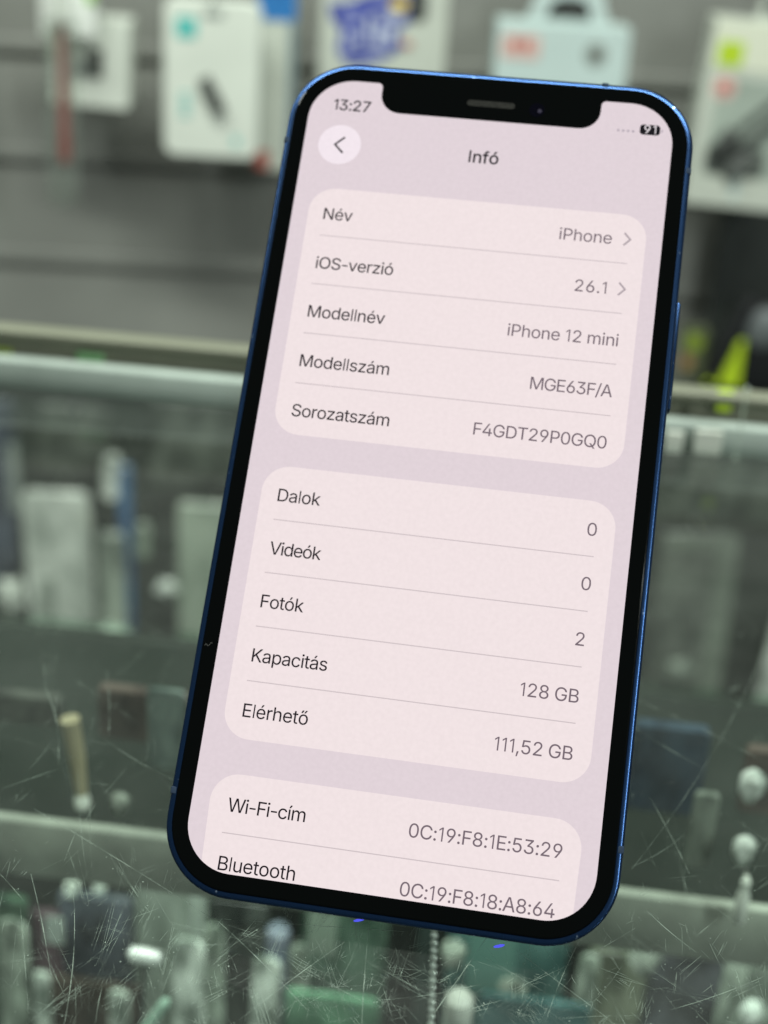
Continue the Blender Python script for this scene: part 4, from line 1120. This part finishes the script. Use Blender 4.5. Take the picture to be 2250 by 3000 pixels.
SG = 'small goods standing on the shelf under the glass'
LG = 'goods standing in the lower case in front of the shelf'
ZTOP = SZ
CASEW = mat('case_white', (0.46, 0.52, 0.46), 0.45, var=0.12, scale=40)
CASEG = mat('case_grey_green', (0.20, 0.25, 0.20), 0.5, var=0.2, scale=40)
CASED = mat('case_dark', (0.05, 0.058, 0.056), 0.5, var=0.3, scale=40)
CASEB = mat('case_blue', (0.03, 0.075, 0.15), 0.45, var=0.2, scale=40)
CASEN = mat('case_navy', (0.035, 0.042, 0.07), 0.5, var=0.3, scale=40)
CRYS = mat('crystal_white', (0.80, 0.86, 0.80), 0.2, var=0.25, scale=900, spec=0.8)
TAN = mat('tan_wood', (0.40, 0.36, 0.22), 0.5, var=0.15, scale=60)
BRN = mat('dark_brown', (0.055, 0.040, 0.033), 0.6, var=0.3, scale=40)
MINTP = mat('mint_plastic', (0.45, 0.68, 0.54), 0.35)
GRND = mat('deep_green', (0.06, 0.19, 0.09), 0.5, var=0.3, scale=50)
TEALD = mat('deep_teal', (0.05, 0.13, 0.125), 0.4, var=0.2, scale=40)


def boxpack(name, label, cat, x0, y0, x1, y1, y, mtl, floor=None, depth=8, r=1.0, tilt=0.0, group=None, extra=None):
    depth = min(depth * 0.3, 3.0)
    r = max(r, 1.6)
    s_ = Spot(x0, y0, x1, y1, y, floor)
    t_ = s_.empty(name, label, cat, tilt, group)
    mb_ = MB()
    mb_.plate(rrect(-s_.w / 2, 0, s_.w / 2, s_.h, min(r, s_.w / 2.1)), 0, depth, mtl, min(0.5, r * 0.5))
    mb_.build('carton', t_)
    if extra:
        for nm, (a0, b0, a1, b1), mt in extra:
            q0, q1 = s_.u(a0, b1), s_.u(a1, b0)
            e_ = MB()
            e_.plate(rrect(q0[0], q0[1], q1[0], q1[1], 0.4, 3), -0.35, 0.2, mt)
            e_.build(nm, t_)
    return t_, s_


BY = FAR - 10


def wrap(key, dark, pale, sx_=1.0, sz_=1.0, lo=0.38, hi=0.62, rough=0.25):
    """printed goods in crumpled clear wrap: patchy print plus wrap glints painted as pale patches, glossy skin"""
    if key in MATS:
        return MATS[key]
    m_ = bpy.data.materials.new(key)
    m_.use_nodes = True
    nt_ = m_.node_tree
    b_ = nt_.nodes['Principled BSDF']
    b_.inputs['Roughness'].default_value = rough
    tc_ = nt_.nodes.new('ShaderNodeTexCoord')
    mp = nt_.nodes.new('ShaderNodeMapping')
    mp.inputs['Scale'].default_value = (sx_, sx_, sz_)
    mp.inputs['Location'].default_value = (len(key) * 0.37, 0.2, len(key) * 0.71)
    nz_ = nt_.nodes.new('ShaderNodeTexNoise')
    nz_.inputs['Scale'].default_value = 1.0
    nz_.inputs['Detail'].default_value = 5
    nz_.inputs['Roughness'].default_value = 0.6
    rp_ = nt_.nodes.new('ShaderNodeValToRGB')
    rp_.color_ramp.elements[0].position = lo
    rp_.color_ramp.elements[0].color = (*dark, 1)
    rp_.color_ramp.elements[1].position = hi
    rp_.color_ramp.elements[1].color = (*pale, 1)
    bp_ = nt_.nodes.new('ShaderNodeBump')
    bp_.inputs['Strength'].default_value = 0.8
    bp_.inputs['Distance'].default_value = 0.004 / max(sx_, sz_) * 10
    L_ = nt_.links.new
    L_(tc_.outputs['Object'], mp.inputs['Vector'])
    L_(mp.outputs[0], nz_.inputs['Vector'])
    L_(nz_.outputs['Fac'], rp_.inputs['Fac'])
    L_(rp_.outputs[0], b_.inputs['Base Color'])
    L_(nz_.outputs['Fac'], bp_.inputs['Height'])
    L_(bp_.outputs[0], b_.inputs['Normal'])
    MATS[key] = m_
    return m_


WG = 'goods hanging low on the wall behind the counter glass'
WR_W = wrap('wrap_white', (0.36, 0.40, 0.35), (0.82, 0.87, 0.78), 30, 22)
WR_G = wrap('wrap_grey_green', (0.13, 0.16, 0.13), (0.40, 0.46, 0.38), 40, 18)
WR_N = wrap('wrap_navy', (0.02, 0.025, 0.035), (0.12, 0.14, 0.19), 45, 14)
WR_B = wrap('wrap_blue', (0.03, 0.08, 0.20), (0.08, 0.20, 0.38), 40, 14)
WR_D = wrap('wrap_dark', (0.03, 0.036, 0.03), (0.15, 0.17, 0.14), 36, 16)
WR_S = wrap('wrap_sage', (0.22, 0.28, 0.21), (0.42, 0.49, 0.39), 26, 14)
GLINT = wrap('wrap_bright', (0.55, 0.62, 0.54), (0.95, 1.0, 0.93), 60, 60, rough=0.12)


def lowpack(name, label, cat, x0, y0, x1, y1, off, mtl, r_=6.0, tilt=0.0, extra=None, th=6.0):
    p_ = Pack(x0, y0, x1, y1, off)
    t_ = p_.empty(name, label, cat, tilt, WG)
    m_ = MB()
    m_.plate(rrect(-p_.w / 2, 0, p_.w / 2, p_.h, min(r_, p_.w / 2.1, p_.h / 2.1), 6), 0, th, mtl, 1.2)
    m_.build('wrapped_card', t_)
    for nm, box_, mt in (extra or ()):
        e_ = MB()
        e_.plate(p_.rect(*box_, 3), -0.8, 0.5, mt)
        e_.build(nm, t_)
    hook(t_, 0, p_.h - 3, off)
    return t_


def knot(label, px, py, off, r_, mtl, flat_=1.0):
    """gathered end of a clear bag: a crumpled tuft tied to the wall hook"""
    c_ = on_wall(px, py, off)
    o = thing('bag_knot', label, 'bag', c_, WY, WG)
    bm = bmesh.new()
    bmesh.ops.create_icosphere(bm, subdivisions=3, radius=r_)
    rng = random.Random(int(px + py))
    ph = [rng.uniform(0, 6.28) for _ in range(4)]
    for v_ in bm.verts:
        a_ = math.atan2(v_.co.z, v_.co.x)
        f_ = 1 + 0.16 * math.sin(5 * a_ + ph[0]) + 0.10 * math.sin(9 * a_ + ph[1]) + 0.12 * math.sin(v_.co.z / r_ * 4 + ph[2])
        v_.co *= f_
        v_.co.z *= flat_
        v_.co.y *= 0.5
    bm.verts.index_update()
    m_ = MB()
    m_.add([v_.co.copy() for v_ in bm.verts], [[q.index for q in f_.verts] for f_ in bm.faces], mtl)
    bm.free()
    m_.build('tuft', o)
    m_ = MB()
    m_.tube([(0, r_ * 0.3, 0), (0, off, 1)], 1.2, STEEL, 8)
    m_.build('hook', o)
    return o


lowpack('navy_bag', 'dark navy bag at the far left behind the glass, with a pale streak', 'bag', -60, 1175, 70, 1720, 40, WR_N, 6, 0, [('pale_streak', (46, 1290, 76, 1490), GREYP)])
knot('pale crumpled bag end at the far left edge behind the glass', 34, 1745, 60, 13, WR_W, 1.5)
lowpack('white_blister', 'broad greyish white wrapped pack behind the glass at the left', 'pack', 94, 1445, 290, 1900, 70, WR_W, 9, -1.5,
        [('grey_print', (130, 1690, 172, 1800), mat('soft_grey_print', (0.30, 0.34, 0.29), 0.5)), ('pale_corner', (262, 1490, 292, 1540), WHT2)])
lowpack('oval_pack', 'small pale oval pack at the top of the blue strip behind the glass', 'pack', 296, 1335, 350, 1470, 60, WR_W, 12, 4)
lowpack('grey_bag', 'narrow grey green bag between the white pack and the blue strip', 'bag', 296, 1565, 372, 1940, 75, WR_G, 6)
lowpack('blue_strip', 'thin dark blue strip hanging behind the glass', 'strip', 356, 1368, 394, 1890, 62, WR_B, 3)
lowpack('pale_pouch', 'small pale pouch right of the blue strip behind the glass', 'pouch', 396, 1535, 440, 1640, 55, WR_S, 8)
lowpack('sage_pack', 'large sage green pack half hidden by the left phone edge', 'pack', 520, 1480, 740, 2000, 50, WR_S, 5)
lowpack('dark_pack', 'dark pack behind the sage green one, above it', 'pack', 440, 1180, 700, 1440, 20, WR_D, 5)
lowpack('dark_pack', 'dark pack hanging above the white wrapped pack', 'pack', 110, 1190, 330, 1400, 20, WR_D, 5, 1)
knot('bright white crumpled bag knot beside the left phone edge', 490, 1722, 85, 9.5, GLINT)
knot('pale crumpled bag bottom under the blue strip', 330, 1868, 95, 16, WR_W, 0.9)
knot('small white bag tip hanging under the pale bag bottom', 326, 1945, 95, 6, GLINT, 1.5)
lowpack('framed_pack', 'dark green pack with a paler frame, right of the phone behind the glass', 'pack', 1880, 1560, 2105, 2080, 60, WR_D, 5, -2,
        [('pale_frame', (2040, 1565, 2104, 2070), mat('frame_sage', (0.16, 0.19, 0.15), 0.5, var=0.25, scale=30)), ('top_band', (1884, 1565, 2036, 1605), mat('frame_sage', (0.16, 0.19, 0.15)))])
knot('dim grey bag knot in front of the framed dark green pack', 1990, 1960, 90, 11, WR_G)
lowpack('pale_bag', 'pale glossy bag cut by the right edge of the photo', 'bag', 2200, 1620, 2360, 2110, 70, WR_W, 9, 3, [('bright_fold', (2212, 1830, 2262, 1960), GLINT)])
lowpack('dark_pack', 'dark pack high behind the glass at the right edge', 'pack', 1900, 1345, 2290, 1530, 25, WR_D, 5, -1)

boxpack('teal_grey_card', 'teal grey card standing on the shelf at the left phone edge', 'card', 432, 2020, 545, 2290, SY + 26, wrap('wrap_teal_grey', (0.07, 0.10, 0.09), (0.20, 0.26, 0.23), 160, 60), ZTOP, 2, 1, 0, SG)
boxpack('brown_carton', 'low dark brown carton on the shelf behind the teal card', 'box', 290, 2030, 560, 2330, SY + 36, wrap('wrap_brown', (0.035, 0.026, 0.022), (0.11, 0.085, 0.07), 120, 90), ZTOP, 12, 1, 0, SG)
boxpack('dark_carton', 'low dark green box at the far left front of the shelf', 'box', -40, 2040, 190, 2330, SY + 38, wrap('wrap_dark_shelf', (0.02, 0.025, 0.022), (0.08, 0.09, 0.075), 120, 90), ZTOP, 12, 1, 0, SG)
boxpack('blue_case', 'low dark blue case on the shelf right of the phone', 'box', 1830, 2130, 2060, 2310, SY + 32, wrap('wrap_blue_shelf', (0.012, 0.025, 0.042), (0.04, 0.07, 0.10), 120, 60), ZTOP, 14, 2, 0, SG)
boxpack('brown_carton', 'dark brown box beside white tufts at the right edge', 'box', 2120, 2200, 2330, 2560, SY + 36, wrap('wrap_brown', (0.035, 0.026, 0.022), (0.11, 0.085, 0.07), 120, 90), ZTOP, 12, 1, 0, SG)
boxpack('grey_post_box', 'slim grey green packet standing on the shelf by the blue case', 'packet', 1985, 2320, 2062, 2620, SY + 12, wrap('wrap_post', (0.09, 0.11, 0.09), (0.24, 0.28, 0.23), 160, 50), ZTOP, 4, 1, 0, SG)


def tuft(label, px, py, y, r_, mtl, group=SG, flat_=1.0):
    """crumpled end of a small clear bag standing among the goods"""
    c_ = on_case(px, py, y)
    o = thing('clear_bag', label, 'bag', c_ - Vector((0, 0, r_ * 1.2)), CY, group)
    rng = random.Random(int(px * 3 + py))
    ph = [rng.uniform(0, 6.28) for _ in range(4)]
    prof_ = [(0.35, -2.2), (0.75, -1.4), (1.0, -0.5), (0.95, 0.2), (0.6, 0.75), (0.25, 1.0), (0.03, 1.1)]
    v_, f_, n_ = [], [], 22
    for q, zq in prof_:
        for k in range(n_):
            t_ = 2 * math.pi * k / n_
            rr = r_ * q * (1 + 0.2 * math.sin(5 * t_ + ph[0] + zq) + 0.12 * math.sin(9 * t_ + ph[1] - 2 * zq))
            v_.append((rr * math.cos(t_), rr * 0.6 * math.sin(t_), r_ * (1.2 + zq * flat_)))
    for i in range(len(prof_) - 1):
        for k in range(n_):
            l_ = (k + 1) % n_
            f_.append((i * n_ + k, i * n_ + l_, (i + 1) * n_ + l_, (i + 1) * n_ + k))
    m_ = MB()
    m_.add(v_, f_, mtl)
    m_.build('crumpled_film', o)
    return o


T_W = wrap('tuft_white', (0.45, 0.52, 0.45), (0.95, 1.0, 0.93), 300, 300, rough=0.15)
T_G = wrap('tuft_grey', (0.10, 0.12, 0.10), (0.40, 0.45, 0.38), 300, 200, rough=0.2)
tuft('white crumpled bag tip at the right edge, upper of two above the shelf lip', 2205, 2285, SY + 18, 2.8, T_W)
tuft('white crumpled bag tip at the right edge, lower of two above the shelf lip', 2182, 2475, SY + 8, 2.4, T_W)
tuft('small pale bag tip at the shelf edge beside the tan stick', 352, 2345, SY + 8, 2.2, T_G)
# tan stick with white tip
s_ = Spot(205, 2110, 285, 2400, SY + 7, ZTOP)
t = s_.empty('tan_brush', 'tan stick with a white tip standing on the shelf at the left', 'stick', -4, SG)
m = MB(); m.tube([(0, 0, 4), (0, 0, s_.h * 0.6), (-0.6, 0, s_.h)], 2, TAN, 12, radii=[1.4, 2.0, 2.3]); m.build('handle', t)
m = MB(); m.lathe([(1.2, 0), (1.9, 1), (1.8, 3), (1.3, 4.6)], WHT, 14); m.build('white_tip', t)
s_ = Spot(2130, 2565, 2195, 2700, SY - 5)
t = s_.empty('white_charm', 'white bottle shaped charm over the shelf lip at the right', 'charm', 0, LG)
m = MB(); m.lathe([(1.1, 0), (1.5, 1), (1.5, s_.h * 0.55), (0.9, s_.h * 0.75), (1.1, s_.h * 0.9), (0.5, s_.h)], WHT, 16); m.build('charm_body', t)
m = MB(); m.tube([(0, 1, s_.h * 0.95), (0, 3.2, s_.h * 0.95)], 0.5, STEEL, 6); m.build('wire_loop', t)

# lower case, in front of the shelf
LY = FAR - 34                       # most of it hangs back under the shelf
NY = SY - 14
FL = -392.0


def tallbox(name, label, x0, y0, x1, y1, y, mtl, depth=10, r=1.0, tilt=0.0, extra=None, cat='box'):
    return boxpack(name, label, cat, x0, y0, x1, y1, y, mtl, FL, depth, r, tilt, LG, extra)


def vial(name, label, x0, y0, x1, y, mtl, cap=None, cat='tube', tilt=0.0):
    s2 = Spot(x0, y0, x1, y0 + 200, y, FL)
    t2 = s2.empty(name, label, cat, tilt, LG)
    r_ = s2.w / 2
    mb_ = MB()
    mb_.lathe([(r_ * 0.9, 0), (r_, 1), (r_, s2.h - 8), (r_ * 0.9, s2.h - 6.5), (r_ * 0.9, s2.h - 6)], mtl, 20)
    mb_.build('tube_body', t2)
    mb_ = MB()
    mb_.lathe([(r_ * 0.92, s2.h - 6.3), (r_ * 1.0, s2.h - 5), (r_ * 0.95, s2.h - 1.6), (r_ * 0.6, s2.h - 0.3), (0.2, s2.h)], cap or mtl, 20)
    mb_.build('cap', t2)
    return t2


boxpack('dark_phone_case', 'dark slate box with two white clips on top, front left', 'box', 185, 2630, 395, 2990, LY + 6, wrap('slate_wrap', (0.02, 0.024, 0.03), (0.11, 0.125, 0.15), 120, 60), FL, 8, 2, 0, LG)
for (cx, cy), lab in (((210, 2590), 'white hook clip at lower left, left of a pair'), ((295, 2580), 'white hook clip at lower left, right of a pair')):
    p_ = on_case(cx, cy, LY + 2)
    t = thing('white_clip', lab, 'clip', p_ - Vector((0, 0, 2)), CY, LG)
    m = MB(); m.tube([(-1.4, 0, -2), (-1.5, 0, 1.5), (0, 0, 3.2), (1.3, 0, 2.2), (1.2, 0, 0.5)], 0.75, WHT, 10); m.build('clip_wire', t)
    m = MB(); m.box((-0.5, 0.4, -1.5), (3, 2, 2.4), CASEW, 0.5); m.build('clip_base', t)
boxpack('glossy_sleeve', 'pale glossy sleeve below the lower left corner of the phone', 'sleeve', 395, 2500, 610, 2800, LY + 10, wrap('sleeve_grey', (0.15, 0.18, 0.15), (0.36, 0.41, 0.35), 120, 50), FL, 6, 1, 0, LG,
        extra=[('bright_fold', (560, 2560, 606, 2790), CASEW)])
s_ = Spot(372, 2735, 475, 2820, NY)
t = s_.empty('white_capsule', 'white oval capsule lying level under the phone corner', 'capsule', 4, LG)
m = MB(); m.tube([(-s_.w / 2, 0, 2), (-s_.w / 2 + 0.7, 0, 2), (0, 0, 2), (s_.w / 2 - 0.7, 0, 2), (s_.w / 2, 0, 2)], 1.8, CRYS, 14, radii=[0.5, 1.7, 2.0, 1.7, 0.5]); m.build('capsule_shell', t)
m = MB(); m.tube([(0, 0.5, 1), (0, 0.5, FL - s_.z0)], 0.6, CASED, 8); m.build('stem', t)
# slanted mint tube
a, b_ = on_case(490, 2928, NY - 8), on_case(395, 3060, NY - 8)
t = thing('mint_stick', 'slanted shiny mint green stick at the bottom edge', 'stick', b_, CY, LG)
d_ = cl(a) - cl(b_)
m = MB(); m.tube([(0, 0, 0), d_ * 0.5, d_ * 0.93, d_], 1.3, MINTP, 14, radii=[1.3, 1.3, 1.2, 0.6]); m.build('rod', t)
m = MB(); m.tube([(0, 0, 0.4), (-d_.x * 5, 0, -90)], 1.3, MINTP, 12); m.build('lower_rod', t)
V_W = wrap('sleeve_streaks', (0.16, 0.19, 0.16), (0.85, 0.92, 0.82), 190, 60, rough=0.2)
V_G = wrap('sleeve_dim_streaks', (0.06, 0.075, 0.06), (0.42, 0.48, 0.40), 190, 60, rough=0.2)
for x0, y0, x1, y1, dy, mt, lab in ((515, 2790, 610, 3060, -10, V_W, 'pale streaky clear sleeve left of centre at the bottom edge'),
                                    (700, 2820, 785, 3060, -8, V_W, 'whitish streaky clear sleeve under the left half of the phone edge'),
                                    (262, 2900, 322, 3060, -12, V_W, 'narrow pale clear sleeve in front of the brown case, lower left'),
                                    (80, 2880, 128, 3060, -10, V_W, 'thin pale clear sleeve at lower left beside the maroon carton'),
                                    (-20, 2740, 66, 3060, -8, V_G, 'grey clear sleeve in the lower left corner'),
                                    (1520, 2900, 1600, 3060, -10, V_G, 'dim grey clear sleeve right of the white cone'),
                                    (600, 2720, 660, 3060, -3, V_G, 'dim clear sleeve behind the pale one under the phone corner'),
                                    (880, 2800, 930, 3060, -6, V_G, 'dim clear sleeve just left of the vivid green pouch top'),
                                    (1640, 2830, 1700, 3060, -6, V_G, 'dim clear sleeve left of the olive carton'),
                                    (2080, 2840, 2150, 3060, -6, V_G, 'dim clear sleeve in front of the charcoal violet box')):
    boxpack('clear_sleeve', lab, 'sleeve', x0, y0 - random.uniform(0, 60), x1, y1, LY + dy, mt, FL, 3, random.uniform(3, 6), random.uniform(-5, 5) * 0.4, LG)
vial('slate_bottle', 'slate blue bottle with a narrow neck under the phone edge', 775, 2710, 845, LY - 2, mat('slate_blue', (0.13, 0.155, 0.19), 0.4), mat('slate_pale', (0.18, 0.2, 0.25), 0.4), 'bottle')
tallbox('green_carton', 'dark green carton at the lower left edge', -30, 2640, 100, 3000, LY, wrap('deep_green_wrap', (0.02, 0.04, 0.028), (0.08, 0.14, 0.09), 120, 50))
tallbox('maroon_carton', 'dark maroon carton beside the green carton', 88, 2680, 190, 3000, LY + 2, wrap('maroon_wrap', (0.03, 0.02, 0.025), (0.12, 0.075, 0.09), 140, 50), extra=[('pale_print', (135, 2690, 185, 2760), GREYP)])
tallbox('brown_case', 'brown case across the bottom left, behind thin vials', 130, 2880, 420, 3000, LY - 4, wrap('brown_wrap', (0.03, 0.022, 0.018), (0.11, 0.085, 0.07), 140, 60), 6, 1)
tallbox('black_carton', 'black carton under the phone corner beside the sleeve', 612, 2640, 780, 3000, LY + 4, wrap('black_wrap', (0.012, 0.015, 0.014), (0.08, 0.09, 0.08), 120, 50))
tallbox('green_pouch', 'vivid green pouch at the bottom under the phone middle', 830, 2920, 1100, 3060, LY - 12, wrap('vivid_green_wrap', (0.04, 0.10, 0.06), (0.13, 0.27, 0.17), 120, 60), 6, 2)
tallbox('dark_green_box', 'dark bottle green box behind the vivid green pouch', 870, 2660, 1120, 3000, LY + 6, wrap('bottle_green_wrap', (0.025, 0.05, 0.035), (0.13, 0.20, 0.15), 120, 50), 8, 1, 0, [('pale_print', (900, 2670, 990, 2790), CASEG)])
tallbox('black_strip', 'upright black strip left of the silver chain', 1205, 2640, 1256, 3000, LY - 4, mat('black_strip', (0.022, 0.034, 0.03), 0.4), 4, 0.6)
tallbox('teal_glass_box', 'wide deep teal box right of the silver chain', 1285, 2640, 1640, 3000, LY + 8, wrap('teal_wrap', (0.03, 0.075, 0.07), (0.10, 0.20, 0.18), 110, 50), 8, 2, 0, [('pale_print', (1360, 2700, 1520, 2900), mat('teal_pale', (0.10, 0.2, 0.17), 0.5))])
vial('white_cone', 'white rounded cone beside the silver chain at the bottom', 1285, 2905, 1372, NY - 4, CASEW, WHT, 'cone')
tallbox('teal_pouch', 'teal blue pouch at the bottom right of the cone', 1390, 2930, 1720, 3060, LY - 14, wrap('teal_blue_wrap', (0.02, 0.06, 0.06), (0.07, 0.15, 0.15), 120, 60), 5, 2)
tallbox('olive_carton', 'olive grey carton below the lower right corner of the phone', 1700, 2790, 1870, 3000, LY + 2, wrap('olive_wrap', (0.05, 0.058, 0.04), (0.19, 0.21, 0.15), 120, 50), 8)
tallbox('dark_phone_case', 'dark charcoal violet box at the lower right', 1880, 2760, 2160, 3000, LY + 4, wrap('charcoal_wrap', (0.015, 0.016, 0.02), (0.09, 0.095, 0.11), 110, 60), 8, 2)
tallbox('sleeve_pack', 'pale narrow sleeve at the right edge below the shelf', 2160, 2750, 2260, 3000, LY, wrap('pale_sleeve_wrap', (0.10, 0.12, 0.10), (0.38, 0.43, 0.36), 200, 40), 4, 1)
tuft('white crumpled bag tip in the bottom right corner', 2205, 2955, LY - 14, 2.8, T_W, LG)
tuft('grey crumpled bag tip just right of the phone corner, under the shelf', 1890, 2780, LY - 6, 4.2, T_G, LG)
tuft('grey crumpled bag tip under the middle of the phone edge', 1330, 2780, LY - 8, 3.2, T_G, LG)

# silver rope chain hanging under the glass, close to the front
top_, bot_ = on_case(1276, 2640, 30), on_case(1262, 3010, 30)
t = thing('silver_chain', 'silver rope chain hanging in the case below the phone', 'chain', bot_, CY)
ta, tb = Vector((0, 0, 0)), cl(top_) - cl(bot_)
m = MB()
LK = 17
for k in range(LK):
    c_ = ta.lerp(tb, (k + 0.5) / LK)
    m.lathe([(0.15, -1.0), (0.5, -0.6), (0.66, 0), (0.5, 0.6), (0.15, 1.0)], mat('chain_silver', (0.72, 0.78, 0.72), 0.3, metal=0.35), 10, c=c_, rot=(R(38), R(25 if k % 2 else -25), 0))
m.build('links', t)
m = MB(); m.tube([tb, tb + Vector((0, 0, max(0.1, -8 - (cl(bot_).z + tb.z))))], 0.25, STEEL, 6); m.build('thread', t)

bpy.context.view_layer.update()
